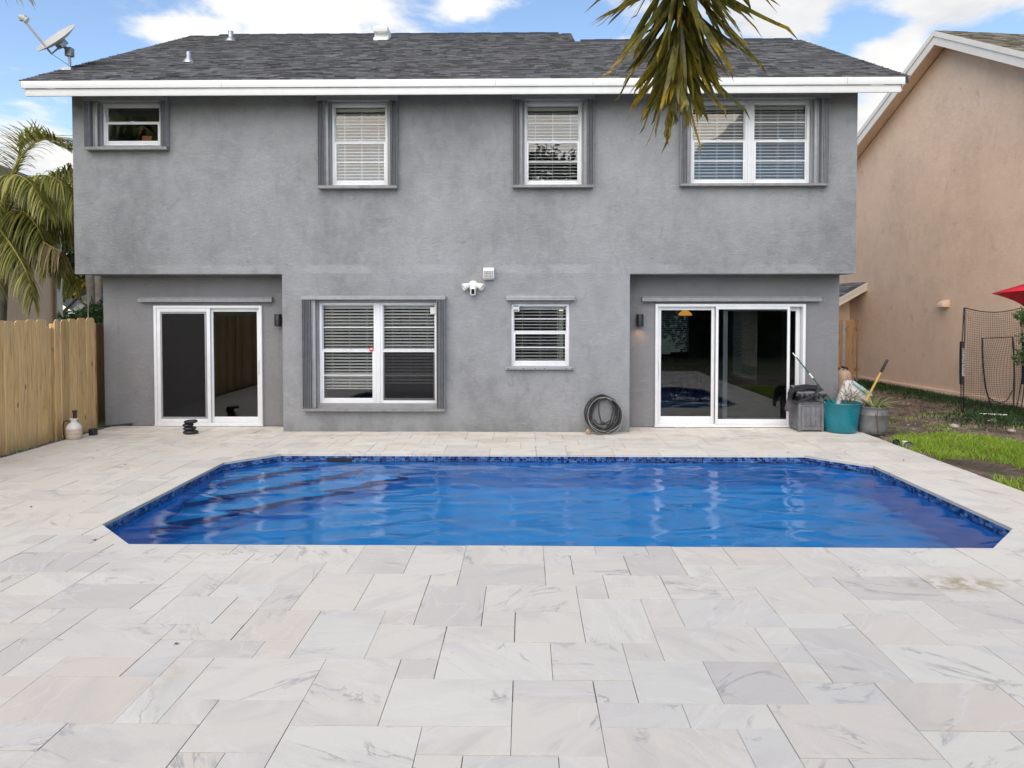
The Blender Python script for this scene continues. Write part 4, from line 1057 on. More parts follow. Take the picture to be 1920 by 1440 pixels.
# coiled hose leaning on the wall
hs = thing('garden_hose', (1.20, 10.85, 0), 'black garden hose coiled upright against the wall under the small window', 'hose')
q = random.Random(11); pts = []
turns = 9; NP = 44
for k in range(turns * NP):
    a = 2 * math.pi * k / NP; tn = k / NP; i = int(tn)
    rr = random.Random(100 + i); rr2 = random.Random(101 + i); fr_ = tn - i
    def par(rw): return (rw.uniform(.175, .275), rw.uniform(.225, .285), rw.uniform(-.045, .065), rw.uniform(-.04, .03), rw.uniform(-.45, .15))
    A, B = par(rr), par(rr2); pr = [x * (1 - fr_) + y_ * fr_ for x, y_ in zip(A, B)]
    u, v_ = pr[0] * math.cos(a), pr[1] * math.sin(a); ca, sa = math.cos(pr[4] - .18), math.sin(pr[4] - .18)
    x = 1.185 + pr[2] + u * ca - v_ * sa * 1.0; z = .30 + pr[3] + u * sa + v_ * ca
    z = max(.014, z); yy = 10.80 + .165 * z / .58 + .012 * math.sin(a * 2 + i) - .018 * (i % 4) + .02
    pts.append((x, min(yy, 10.985), z))
m_ = MB(); m_.tube(pts, .0125, 8); build('hose_coil', m_, M['black_rubber'], hs, smooth=60)
pt2 = [(p[0] + .02, p[1] - .03, max(.012, p[2] - .006)) for p in pts[int(2.2 * NP):int(4.1 * NP)]]
m_ = MB(); m_.tube(pt2, .0062, 8); build('striped_hose', m_, material('pale_grey_hose', (.22, .215, .19), .45), hs, smooth=60)
m_ = MB(); m_.tube([(1.15, 10.90, .48), (1.14, 10.87, .38), (1.15, 10.86, .28), (1.18, 10.83, .19), (1.23, 10.82, .17), (1.30, 10.83, .20), (1.36, 10.84, .21)], .0105, 8); m_.tube([(1.07, 10.85, .22), (1.12, 10.82, .16), (1.20, 10.80, .155), (1.28, 10.81, .16), (1.36, 10.82, .13)], .0105, 8); m_.lathe((1.19, 10.81, .14), [(.02, 0), (.03, .015), (.025, .05), (.012, .06)], 10); build('hose_end', m_, M['black_rubber'], hs, smooth=60)
m_ = MB(); m_.lathe((0, 0, 0), [(.034, -.022), (.042, -.018), (.042, .018), (.034, .022), (.02, .024)], 16, Matrix.Translation((.975, 10.80, .042)) @ Euler((R(80), 0, R(25))).to_matrix().to_4x4()); build('brass_coupling', m_, material('dull_brass', (.42, .30, .19), .4, .5, build=speck(.3, 40)), hs, smooth=40)

# trash bin box with bag and jacket
bx0, bx1, by0, by1 = 4.30, 4.705, 11.05, 11.42
bn = thing('trash_bin', (4.5, 11.23, 0), 'grey resin trash box with a black bag beside the right sliding door', 'trash bin')
M['resin'] = material('grey_resin', (.155, .155, .165), .55, build=speck(.25, 9, .2, 30))
def weave_build(t, p):
    pos = t.pos(); v = t.new('ShaderNodeTexVoronoi'); t.put(v.inputs['Vector'], t.scaled(pos, (60, 60, 95)))
    v.inputs['Scale'].default_value = 1; t.put(p.inputs['Base Color'], t.ramp(v.outputs['Distance'], [(.1, (.20, .20, .21)), (.6, (.10, .10, .108))])); p.inputs['Roughness'].default_value = .6
    t.put(p.inputs['Normal'], t.bump(v.outputs['Distance'], -.8, .006))
M['weave'] = material('woven_resin', build=weave_build)
m_ = MB(); m_.box(bx0 + .02, bx1 - .02, by0 + .022, by1 - .022, .02, .60); build('bin_body', m_, M['resin'], bn)
for (x_, y_) in ((bx0, by0), (bx1 - .045, by0), (bx0, by1 - .045), (bx1 - .045, by1 - .045)):
    m_ = MB(); m_.box(x_, x_ + .045, y_, y_ + .045, 0, .60); build('corner_post', m_, M['resin'], bn, bevel=.005)
for z0_, z1_ in ((.03, .075), (.40, .425), (.57, .60)):
    m_ = MB(); m_.box(bx0 + .046, bx1 - .046, by0 + .006, by0 + .021, z0_, z1_); m_.box(bx0 + .006, bx0 + .0195, by0 + .046, by1 - .046, z0_, z1_); build('rail', m_, M['resin'], bn, bevel=.003)
m_ = MB(); m_.box(bx0 + .046, bx1 - .046, by0 + .014, by0 + .0215, .427, .568); m_.box(bx0 + .014, bx0 + .0195, by0 + .046, by1 - .046, .427, .568); build('woven_band', m_, M['weave'], bn)
for k in range(4):
    x_ = bx0 + .052 + k * .077; m_ = MB(); m_.box(x_, x_ + .071, by0 + .012, by0 + .0215, .078, .397); build('panel', m_, M['resin'], bn, bevel=.003)
for s_ in (-1, 1):
    m_ = MB(); cx = (bx0 + bx1) / 2
    m_.prism([(cx + s_ * .01, .10), (cx + s_ * .035, .10), (cx + s_ * .15, .385), (cx + s_ * .125, .385)], 'y', by0 + .007, by0 + .0118); build('chevron', m_, M['resin'], bn)
q = random.Random(3); m_ = MB(); N = 72; vsb = []; 
def rect_pt(u, ox):
    x0, x1, y0, y1 = bx0 - ox, bx1 + ox, by0 - ox, by1 + ox; P_ = 2 * (x1 - x0 + y1 - y0); s_ = u * P_
    for (a, b, L) in (((x0, y0), (1, 0), x1 - x0), ((x1, y0), (0, 1), y1 - y0), ((x1, y1), (-1, 0), x1 - x0), ((x0, y1), (0, -1), y1 - y0)):
        if s_ <= L: return (a[0] + b[0] * s_, a[1] + b[1] * s_)
        s_ -= L
    return (x0, y0)
rows = [(.0, .625), (.012, .61), (.022, .57), (.018, .53), (.024, .495), (.010, .488)]
for r_, (ox, z) in enumerate(rows):
    for k in range(N):
        a = rect_pt(k / N, ox + .014 * math.sin(k * 1.9 + r_ * .8) + q.uniform(-.006, .006) if r_ else ox)
        vsb.append((a[0], a[1], z + (q.uniform(-.014, .010) if r_ > 2 else 0)))
fsb = [(r_ * N + k, r_ * N + (k + 1) % N, (r_ + 1) * N + (k + 1) % N, (r_ + 1) * N + k) for r_ in range(len(rows) - 1) for k in range(N)]
M['bag'] = material('black_bin_bag', (.012, .012, .014), .26)
build('bin_bag', (vsb, fsb), M['bag'], bn, smooth=50)
m_ = MB(); ring_z = [(bx0 - .015, bx1 + .015, by0 - .015, by1 + .015, .606, .645)]
m_.box(bx0 - .018, bx1 + .018, by0 - .018, by0 + .03, .606, .640); m_.box(bx0 - .018, bx1 + .018, by1 - .03, by1 + .018, .606, .640); m_.box(bx0 - .018, bx0 + .03, by0 + .031, by1 - .031, .606, .640); m_.box(bx1 - .03, bx1 + .018, by0 + .031, by1 - .031, .606, .640)
build('rim', m_, M['resin'], bn, bevel=.006)
m_ = MB(); Mx = Matrix.Translation((4.50, 11.25, .665)) @ Euler((R(10), 0, R(3))).to_matrix().to_4x4(); m_.box(-.19, .19, -.17, .17, -.012, .012, Mx); m_.box(-.15, .15, -.13, .13, .013, .024, Mx); build('lid', m_, M['resin'], bn, bevel=.01)
jr = random.Random(8)
# jacket draped over the lid and left edge
cols_ = 17
path = [(4.67, .690), (4.61, .705), (4.53, .715), (4.45, .712), (4.37, .70), (4.31, .685), (4.268, .66), (4.235, .62), (4.215, .57), (4.20, .51), (4.185, .45), (4.17, .39), (4.165, .345), (4.185, .31)]
jv = []
for i, (x_, z_) in enumerate(path):
    for k in range(cols_):
        u = k / (cols_ - 1); wd = .38 + .02 * math.sin(i * 1.3) if i < 6 else .25 - .020 * (i - 5)
        fold = .020 * math.sin(u * 17 + i * .55) + .012 * math.sin(u * 31 - i * 1.1)
        jv.append((x_ + (fold if i > 4 else .3 * fold) + jr.uniform(-.007, .007), 11.21 - wd / 2 + wd * u + .02 * math.sin(i * .9) + (-.05 if i > 6 else 0), z_ + (.9 * fold if i < 6 else 0) + jr.uniform(-.008, .008) - (.16 * (u - .5) ** 2 if i < 6 else 0)))
jf = [(i * cols_ + k, i * cols_ + k + 1, (i + 1) * cols_ + k + 1, (i + 1) * cols_ + k) for i in range(len(path) - 1) for k in range(cols_ - 1)]
def cloth_build(t, p):
    z = t.new('ShaderNodeSeparateXYZ'); t.put(z.inputs[0], t.pos()); n = t.noise(t.pos(), 9, 4)
    t.put(p.inputs['Base Color'], t.ramp(t.math('ADD', z.outputs[2], t.math('MULTIPLY', n, .10)), [(.50, (.10, .085, .10)), (.58, (.014, .013, .016))])); p.inputs['Roughness'].default_value = .8
o = build('jacket', (jv, jf), material('black_cloth', build=cloth_build), smooth=60, label='black jacket with grey lining draped over the lid and left side of the trash box', cat='jacket')
sm_ = o.modifiers.new('thickness', 'SOLIDIFY'); sm_.thickness = .014; sm_.offset = 0
ss = o.modifiers.new('smooth', 'SUBSURF'); ss.levels = 1; ss.render_levels = 1
m_ = MB(); sp0 = [(4.605, 11.06, .745), (4.60, 11.025, .70), (4.585, 11.012, .655), (4.54, 11.005, .605), (4.47, 11.005, .56), (4.39, 11.008, .52), (4.30, 11.02, .485), (4.25, 11.05, .46)]
sv_ = []
for k, p_ in enumerate(sp0):
    a_ = Vector(sp0[min(k + 1, 7)]) - Vector(sp0[max(k - 1, 0)]); nn = Vector((0, -1, 0)).cross(a_).normalized() * .020
    sv_ += [Vector(p_) - nn, Vector(p_) + nn, Vector(p_) + nn + Vector((0, .012, 0)), Vector(p_) - nn + Vector((0, .012, 0))]
m_.add(sv_, [(4 * k + a, 4 * k + (a + 1) % 4, 4 * k + 4 + (a + 1) % 4, 4 * k + 4 + a) for k in range(7) for a in range(4)]); build('sleeve', m_, M['black_rubber'], o, smooth=60)

# teal tub with dry twigs
tub = thing('teal_tub', (4.98, 11.10, 0), 'round teal plastic tub holding dry twigs, between trash box and grey pot', 'tub')
m_ = MB(); m_.lathe((4.98, 11.10, 0), [(.20, 0), (.226, .006), (.24, .03), (.262, .18), (.284, .36), (.293, .44), (.302, .452), (.306, .466), (.300, .474), (.288, .468), (.282, .42), (.262, .25)], 48)
build('tub_body', m_, material('teal_plastic', (.008, .17, .215), .32, build=speck(.14, 5, .05, 30)), tub, smooth=50)
m_ = MB(); m_.lathe((4.98, 11.10, .25), [(.262, 0), (.25, .10), (.12, .13), (.0001, .135)], 24); build('potting_soil', m_, M['soil'], tub, smooth=50)
m_ = MB(); m_.box(4.79, 4.835, 11.325, 11.329, .428, .466, Matrix.Translation((0, 0, 0))); build('tag', m_, M['white_plastic'], tub)
def twig_tree(base, seed, n0, spread, L, r0, droop=.0):
    q = random.Random(seed); m_ = MB()
    def grow(p, d, L, r_, lev):
        pts = [p]; dd = d.copy()
        for k in range(4):
            dd = (dd + Vector((q.uniform(-.2, .2), q.uniform(-.2, .2), q.uniform(-.16, .12) - droop))).normalized(); pts.append(pts[-1] + dd * L / 4)
        m_.tube(pts, [r_, r_ * .9, r_ * .8, r_ * .7, r_ * .5], 5)
        if lev > 0:
            for k in range(q.choice((2, 3))):
                i = q.choice((2, 3, 4)); grow(pts[i], (dd + Vector((q.uniform(-.9, .9), q.uniform(-.6, .6), q.uniform(-.3, .6)))).normalized(), L * q.uniform(.45, .7), r_ * .62, lev - 1)
    for k in range(n0): grow(Vector(base) + Vector((q.uniform(-.05, .05), q.uniform(-.05, .05), 0)), Vector((q.uniform(-spread, spread), q.uniform(-spread, spread) * .5, 1)).normalized(), L, r0, 3)
    return m_
def dry(t, p): t.put(p.inputs['Base Color'], t.ramp(t.island(), [(0, (.05, .03, .025)), (.7, (.13, .085, .06)), (1, (.40, .31, .18))])); p.inputs['Roughness'].default_value = .85
M['twig'] = material('dry_twig', build=dry)
m_ = twig_tree((5.06, 11.10, .36), 5, 8, 1.0, .27, .0062); build('twigs', m_, M['twig'], kind='thing', label='bare brown twigs of a dead plant sticking out of the teal tub', cat='plant')
def blade_leaf(p, d, L, w_, bend, seg_=7, twist=0., out=None):
    """a long strap leaf as a folded strip"""
    out = out if out is not None else MB(); d = Vector(d).normalized(); side = d.cross(Vector((0, 0, 1)))
    side = side.normalized() if side.length > 1e-3 else Vector((1, 0, 0)); vs = []; pos_ = Vector(p); dd = d.copy()
    for k in range(seg_ + 1):
        u = k / seg_; ww = w_ * (1 - u) ** .55 * (.55 + .45 * min(1, u * 5)) if u < 1 else .0004
        up_ = side.cross(dd).normalized()
        vs += [pos_ - side * ww / 2 + up_ * ww * .18, pos_, pos_ + side * ww / 2 + up_ * ww * .18]
        dd = (dd + Vector((0, 0, -bend / seg_))).normalized(); pos_ = pos_ + dd * L / seg_
    fs = []
    for k in range(seg_):
        a = 3 * k; fs += [(a, a + 1, a + 4, a + 3), (a + 1, a + 2, a + 5, a + 4)]
    out.add(vs, fs); return out
q = random.Random(9); m_ = MB()
for k in range(34):
    a = q.uniform(0, 6.28); blade_leaf((5.02 + .16 * math.cos(a) * q.random(), 11.06 + .12 * math.sin(a), .37), (math.cos(a), math.sin(a) * .6, q.uniform(.3, 1.2)), q.uniform(.10, .24), .010, q.uniform(.6, 2), 5, 0, m_)
build('weed', m_, material('dry_weed', build=leaf_build([(.2, (.10, .12, .03)), (.6, (.24, .24, .08)), (.9, (.42, .36, .18))])), kind='thing', label='low green and straw weeds sprouting inside the teal tub', cat='plant')

# pole leaning in the tub
pole = thing('pole', (4.98, 11.12, .2), 'thin green pole with white sections leaning across from the teal tub to the door', 'pole')
pa, pb = Vector((5.02, 11.05, .24)), Vector((4.345, 11.43, 1.225))
def seg(a, b, r_, mat, nm): m_ = MB(); m_.tube([pa.lerp(pb, a), pa.lerp(pb, b)], r_, 10); build(nm, m_, mat, pole, smooth=40)
M['green_paint'] = material('green_coated_steel', (.008, .085, .045), .4); M['white_tip'] = M['white_plastic']
seg(0, .60, .0105, M['green_paint'], 'green_shaft'); seg(.601, .675, .013, M['white_tip'], 'collar'); seg(.676, .93, .0105, M['green_paint'], 'green_shaft'); seg(.931, 1, .0085, M['white_tip'], 'white_shaft')

# grey pot with strap-leaf plant, shovel
pot = thing('grey_pot', (5.47, 11.06, -.03), 'round dark grey glazed pot with a spiky plant on the soil by the deck corner', 'plant pot')
m_ = MB(); m_.lathe((5.47, 11.06, -.035), [(.13, 0), (.165, .008), (.20, .05), (.216, .11), (.221, .20), (.222, .315), (.226, .32), (.226, .332), (.221, .337), (.222, .425), (.232, .432), (.234, .448), (.226, .455), (.212, .45), (.205, .38)], 44)
build('pot_body', m_, material('grey_glazed_pot', (.165, .165, .165), .36, build=speck(.3, 6, .15, 26)), pot, smooth=50)
m_ = MB(); m_.lathe((5.47, 11.06, .33), [(.21, 0), (.2, .05), (.1, .07), (.0001, .075)], 24); build('potting_soil', m_, M['soil'], pot, smooth=50)
plant = thing('spiky_plant', (5.47, 11.06, .38), 'spiky green and straw strap-leaved plant growing in the grey pot', 'plant')
q = random.Random(31)
M['strap'] = material('strap_leaf', build=leaf_build([(.15, (.12, .16, .04)), (.5, (.28, .31, .10)), (.85, (.58, .52, .26))], .25, .45, 4))
for k in range(44):
    a = q.uniform(0, 6.28); lift = q.uniform(.25, 1.3); L = q.uniform(.28, .46)
    if k < 9: a = q.uniform(-.5, .35); lift = q.uniform(.25, .55); L = q.uniform(.44, .58)
    build('leaf', blade_leaf((5.47 + .05 * math.cos(a), 11.04 + .05 * math.sin(a), .395), (math.cos(a), math.sin(a) * .8, lift), L, q.uniform(.028, .044), q.uniform(.4, 1.2)), M['strap'], plant, smooth=50)
m_ = MB()
for k in range(8):
    a = q.uniform(-2.8, 2.8); blade_leaf((5.47, 11.02, .40), (math.cos(a), -.4 - abs(math.sin(a)), .5), q.uniform(.3, .5), .008, 2.6, 8, 0, m_)
build('dry_blade', m_, M['twig'], plant)
m_ = MB(); m_.tube([(5.43, 10.845, .42), (5.425, 10.828, .25), (5.43, 10.83, .12), (5.45, 10.835, .02), (5.475, 10.83, -.03)], .005, 5); build('trailing_stem', m_, M['twig'], plant)
shv = thing('shovel', (5.33, 11.05, .35), 'shovel with yellow wooden handle and black grip stuck in the grey pot', 'shovel')
sa_, sb_ = Vector((5.325, 11.12, .36)), Vector((5.665, 11.02, 1.15))
m_ = MB(); m_.tube([sa_.lerp(sb_, .12), sa_.lerp(sb_, .74)], .018, 12); build('handle', m_, material('yellow_ash_wood', (.60, .37, .10), .5, build=speck(.12, 12)), shv, smooth=40)
m_ = MB(); m_.tube([sa_.lerp(sb_, .741), sa_.lerp(sb_, .76), sa_.lerp(sb_, .985), sa_.lerp(sb_, 1)], [.019, .0215, .0215, .016], 12); build('grip', m_, M['black_rubber'], shv, smooth=40)
m_ = MB(); dsh = (sb_ - sa_).normalized(); qs = dsh.to_track_quat('Z', 'Y').to_matrix().to_4x4(); m_.prism([(-.075, 0), (-.07, -.10), (-.02, -.19), (.02, -.19), (.07, -.10), (.075, 0), (.02, .03), (-.02, .03)], 'y', -.004, .004, Matrix.Translation(sa_.lerp(sb_, .10) + Vector((0, 0, .02))) @ qs); m_.tube([sa_.lerp(sb_, .06), sa_.lerp(sb_, .16)], .021, 10); build('blade', m_, M['steel'], shv)

# white tilted lid with pale blue strip behind the pots
bw = thing('tilted_board', (5.3, 11.40, 0), 'white tilted plastic lid with a pale blue edge behind the teal tub and grey pot', 'lid')
m_ = MB(); m_.prism([(4.985, .30), (5.175, .775), (5.262, .785), (5.575, .545), (5.62, .30), (5.50, .12), (5.08, .12)], 'y', 11.36, 11.44, Matrix.Translation((0, 0, 0))); build('lid_panel', m_, material('white_foam', (.66, .62, .59), .6, build=speck(.07, 7, .1, 40)), bw, bevel=.012)
m_ = MB(); m_.prism([(5.27, .80), (5.285, .735), (5.545, .535), (5.60, .53), (5.585, .575)], 'y', 11.325, 11.425); build('blue_edge', m_, material('pale_blue_plastic', (.38, .56, .58), .4), bw, bevel=.008)
m_ = MB(); m_.prism([(5.10, -.05), (5.5, -.05), (5.46, .119), (5.12, .119)], 'y', 11.37, 11.43); build('stand', m_, M['white_plastic'], bw)

# small bits at the deck edge
for k, (x, y, rx, ry, r_, lab) in enumerate([(5.37, 10.17, 75, 25, .055, 'small black round garden light lying nearest the grey pot'), (5.42, 9.93, 60, -30, .062, 'larger black round garden light at the deck edge next to the grass')]):
    g = thing('garden_light', (x, y, -.05), lab, 'garden light', 'round garden lights lying at the deck edge')
    Mx = Matrix.Translation((x, y, .0)) @ Euler((R(rx), 0, R(ry))).to_matrix().to_4x4()
    m_ = MB(); m_.lathe((0, 0, 0), [(r_ * .6, -.03), (r_ * .95, -.02), (r_, .02), (r_ * .9, .024), (r_ * .86, .014)], 22, Mx); build('housing', m_, M['black'], g, smooth=40)
    m_ = MB(); m_.lathe((0, 0, 0), [(r_ * .84, .012), (r_ * .5, .016), (.001, .017)], 22, Mx); build('lens', m_, M['lens'], g, smooth=40)
g = MB(); g.lathe((5.43, 10.05, -.05), [(.03, 0), (.034, .09), (.037, .095), (.034, .10), (.026, .098)], 18); g.lathe((5.50, 10.02, -.05), [(.02, 0), (.022, .05), (.018, .052)], 12)
build('pipe_stub', g, M['white_plastic'], smooth=40, label='short white pipe stub standing between the two black garden lights', cat='pipe')
ct = MB()
ct = MB(); ct.tube([(-6.95, 11.30, .02), (-6.80, 11.36, .022), (-6.62, 11.42, .03), (-6.50, 11.44, .038)], .014, 8); build('drain_hose', ct, M['black_rubber'], smooth=60, label='short black drain hose lying at the foot of the left house corner', cat='hose')

# fallen leaves on the pavers
lf_m = material('fallen_leaf', (.10, .06, .03), .8)
for k, (x, y) in enumerate([(-3.62, 5.78), (-2.02, 3.98), (-4.85, 6.75), (-4.98, 8.6), (-5.6, 8.95), (-2.9, 10.4), (4.85, 9.0)]):
    g = MB(); q = random.Random(k)
    for i in range(3): blade_leaf((x, y, .006), (q.uniform(-1, 1), q.uniform(-1, 1), .35), q.uniform(.018, .035), .014, 1.6, 4, 0, g)
    build('dead_leaf', g, lf_m, label=('dead leaf right at the front left corner of the pool', 'dead leaf on the open paving before the pool, the nearest one', 'dead leaf left of the pool corner', 'dead leaf between pool and fence, the inner of two', 'dead leaf closest to the gravel strip', 'dead leaf on the paving behind the pool steps', 'dead leaf between the pool and the grass')[k], cat='leaf', group='dead leaves scattered over the deck')

# ================================================================== RIGHT SIDE YARD
# peach neighbour house, gable end facing the yard
NB = Matrix.Translation((9.49, 15.95, 0)) @ Matrix.Rotation(R(6.8), 4, 'Z')
nb = thing('peach_house', (9.49, 15.95, 0), 'peach stucco two-storey house with white rake boards beyond the right side yard', 'house')
HW, ap, sl = 5.0, 7.92, .55
ev = ap - sl * HW
m_ = MB(); m_.prism([(-HW, -.05), (HW, -.05), (HW, ev), (0, ap), (-HW, ev)], 'x', 0, 9, NB); build('wall', m_, M['peach'], nb)
m_ = MB(); m_.prism([(-HW - .02, -.05), (HW + .02, -.05), (HW + .02, .10), (-HW - .02, .10)], 'x', -.05, -.001, NB); build('base_ledge', m_, M['peach'], nb, bevel=.01)
OV = .36
m_ = MB()
for s_ in (-1, 1): m_.prism([(s_ * (HW + .45), ev - .45 * sl + .05), (0, ap + .05), (0, ap + .20), (s_ * (HW + .45), ev - .45 * sl + .20)], 'x', -OV, 9.2, NB)
nroof = build('roof', m_, M['shingle_tan'], nb)
m_ = MB()
for s_ in (-1, 1):
    m_.prism([(s_ * (HW + .45), ev - .45 * sl - .10), (0, ap - .10), (0, ap + .085), (s_ * (HW + .45), ev - .45 * sl + .085)], 'x', -OV - .03, -OV - .001, NB)
    m_.prism([(s_ * (HW + .45), ev - .45 * sl + .09), (0, ap + .09), (0, ap + .205), (s_ * (HW + .45), ev - .45 * sl + .205)], 'x', -OV - .055, -OV - .001, NB)
build('rake_board', m_, M['warm_trim'], nb)
m_ = MB()
for s_ in (-1, 1): m_.prism([(s_ * (HW + .4), ev - .4 * sl + .02), (0, ap + .02), (0, ap + .045), (s_ * (HW + .4), ev - .4 * sl + .045)], 'x', -OV, -.001, NB)
build('soffit', m_, M['peach'], nb)
def slope_shingles(mb, Mx, x0, x1, yA, zA, yB, zB, expo, seed, wmin=.12, wmax=.36, lift=.004):
    """tabs on a slope that rises from (yA, zA) to (yB, zB) in the frame Mx, running along x"""
    q = random.Random(seed); L = math.hypot(yB - yA, zB - zA); u = Vector((0, (yB - yA) / L, (zB - zA) / L)); nn = Vector((0, -u.z, u.y)); nn = nn if nn.z > 0 else -nn
    for r_ in range(int(L / expo) + 1):
        s0, s1 = r_ * expo, min(r_ * expo + expo * 1.2, L); x = x0 - q.uniform(0, .2)
        while x < x1:
            wd = q.uniform(wmin, wmax); a, b = max(x0, x), min(x1, x + wd)
            if b - a > .02:
                P_ = lambda xx, s_, h: Vector((xx, yA, zA)) + u * s_ + nn * h
                th = lift + .010 + q.choice((0, .006))
                mb.add([P_(a, s0, 0), P_(b, s0, 0), P_(b, s0, th), P_(a, s0, th), P_(a, s1, lift), P_(b, s1, lift)], [(0, 1, 2, 3), (3, 2, 5, 4), (0, 3, 4), (1, 5, 2)], Mx)
            x += wd
m_ = MB(); slope_shingles(m_, NB, -OV - .04, 6.0, -HW - .45, ev - .45 * sl + .205, 0, ap + .205, .14, 41); build('shingle', m_, M['shingle_tan'], nroof, kind='stuff')
# low wing
WY0, WY1 = 3.0, 9.5
m_ = MB(); m_.prism([(-.62, -.05), (0, -.05), (0, 2.33), (-.62, 2.02)], 'y', WY0 + .75, WY1, NB); build('wing_wall', m_, M['peach'], nb)
m_ = MB(); m_.prism([(-.98, 2.02), (.06, 2.58), (.06, 2.66), (-.98, 2.10)], 'y', WY0, WY1, NB); wr_ = build('wing_roof', m_, M['shingle_grey'], nb)
m_ = MB(); slope_shingles(m_, NB @ Matrix.Rotation(R(-90), 4, 'Z'), -WY1, -WY0 + .02, -.99, 2.105, .0, 2.64, .14, 43, lift=.004); build('shingle', m_, M['shingle_grey'], wr_, kind='stuff')
m_ = MB(); m_.prism([(-.985, 1.90), (.06, 2.46), (.06, 2.60), (-.985, 2.045)], 'y', WY0 - .04, WY0 - .001, NB); m_.prism([(-.99, 2.05), (.06, 2.605), (.06, 2.67), (-.99, 2.115)], 'y', WY0 - .06, WY0 - .001, NB); m_.box(-1.02, -.986, WY0 - .04, WY1, 1.93, 2.08, NB); build('fascia', m_, M['cream_trim'], nb)
# wall vent
m_ = MB(); m_.prism([(-.18, 1.98), (-.16, 2.07), (-.02, 2.14), (-.001, 2.14), (-.001, 1.97)], 'y', -.10, .10, NB @ Matrix.Translation((0, -.02, 0))); build('wall_vent', m_, M['peach'], nb, bevel=.008)

# gate between the houses
gate = thing('wooden_gate', (8.1, 18.4, 0), 'brown board gate between the grey house and the peach house', 'gate')
for (x0, x1, dy, top) in ((7.3, 7.47, 0, 1.62), (7.48, 7.65, .01, 1.63), (7.66, 7.82, 0, 1.62), (7.83, 7.98, .01, 1.64), (7.99, 8.12, 0, 1.62), (8.14, 8.28, .0, 1.64), (8.39, 8.60, .03, 1.64), (8.64, 8.68, -.03, 1.66)):
    m_ = MB(); m_.box(x0, x1, 18.40 + dy, 18.42 + dy, -.03, top); build('board', m_, M['gate'], gate, bevel=.004, seg=1)
m_ = MB(); m_.box(8.30, 8.37, 18.43, 18.51, -.03, 1.55); build('post', m_, M['steel'], gate)
for z in (.3, 1.35):
    m_ = MB(); m_.box(7.3, 8.75, 18.46, 18.50, z, z + .09); build('rail', m_, M['gate'], gate)

# tan gas cylinder
tk = thing('gas_cylinder', (6.95, 15.4, -.02), 'tan rounded gas cylinder with collar standing behind the house corner', 'gas cylinder')
m_ = MB(); m_.lathe((6.95, 15.4, -.02), [(.10, 0), (.13, .02), (.16, .08), (.172, .16), (.174, .40), (.168, .50), (.145, .58), (.10, .62), (.05, .64), (.03, .66)], 30); build('tank_body', m_, material('tan_tank_paint', (.50, .36, .25), .5, build=speck(.1, 6)), tk, smooth=50)
m_ = MB()
for a0 in (.2, 2.3, 4.4): m_.tube([(6.95 + .10 * math.cos(a0 + k * .25), 15.4 + .10 * math.sin(a0 + k * .25), .60 + (.055 if 0 < k < 5 else .01)) for k in range(6)], .012, 6)
m_.lathe((6.95, 15.4, .63), [(.03, 0), (.03, .05), (.012, .055)], 10); build('collar', m_, M['black'], tk, smooth=40)

# sports net
NETM = Matrix.Translation((8.86, 13.4, -.04))
net = thing('sports_net', (8.86, 13.4, -.04), 'black framed sports practice net standing before the peach wall', 'net')
def NP_(x, z):
    """point of the sheet: sags between the poles, bows at the sides"""
    bow = -.06 * math.sin(math.pi * min(1, max(0, z / 2.0))); u = (x + .55) / 1.1
    return Vector((x + bow * (1 - 2 * u) * .7, -.05 * math.sin(math.pi * u) * math.sin(math.pi * z / 2.0), z))
def top_z(u): return 2.0 - .085 * math.sin(math.pi * u) ** .9
m_ = MB(); NC, NRW = 27, 44
def q3(mb, a, b, w_=.0026):
    a, b = NETM @ a, NETM @ b; d_ = (b - a).normalized(); s1 = d_.orthogonal().normalized() * w_; s2 = d_.cross(s1).normalized() * w_
    mb.add([a + s1, a - s1 * .5 + s2 * .87, a - s1 * .5 - s2 * .87, b + s1, b - s1 * .5 + s2 * .87, b - s1 * .5 - s2 * .87], [(0, 1, 4, 3), (1, 2, 5, 4), (2, 0, 3, 5)])
def node(i, j):
    u = i / NC; x = -.53 + 1.06 * u; z = .10 + (top_z(u) - .10) * j / NRW
    p = NP_(x, z)
    # the catch pocket hangs back and down
    if .30 < u < .86 and z < 1.42: p.y += .22 * math.sin(math.pi * (u - .30) / .56) * math.sin(math.pi * min(1, (1.42 - z) / 1.3)); p.z -= .035 * math.sin(math.pi * (u - .30) / .56) * math.sin(math.pi * (1.42 - z) / 1.32)
    return p
for i in range(NC + 1):
    for j in range(NRW + 1):
        if i < NC: q3(m_, node(i, j), node(i + 1, j))
        if j < NRW: q3(m_, node(i, j), node(i, j + 1))
build('net', m_, M['black'], net, kind='stuff')
def path_w(pts): return [NETM @ Vector(p) for p in pts]
m_ = MB(); m_.tube(path_w([NP_(-.53 + 1.06 * k / 12, top_z(k / 12)) for k in range(13)]), .009, 6); build('top_cord', m_, M['black'], net)
for s_ in (-1, 1):
    P1 = [(s_ * .55, 0, 2.0), (s_ * .575, -.02, 1.6), (s_ * .60, -.03, 1.2), (s_ * .605, -.03, .8), (s_ * .59, -.02, .45), (s_ * .56, 0, 0)]
    m_ = MB(); m_.tube(path_w(P1), .010, 8); m_.tube(path_w([(s_ * .53, 0, 2.0), (s_ * .54, -.02, 1.4), (s_ * .55, -.02, .7), (s_ * .53, 0, .4), (s_ * .49, .05, 0)]), .009, 8); build('pole', m_, M['black'], net, smooth=50)
    m_ = MB(); m_.tube(path_w([(s_ * .588, -.03, 1.36), (s_ * .595, -.035, 1.1), (s_ * .592, -.035, .8), (s_ * .580, -.03, .55)]), .042, 10, True); build('sleeve', m_, M['black'], net, smooth=50)
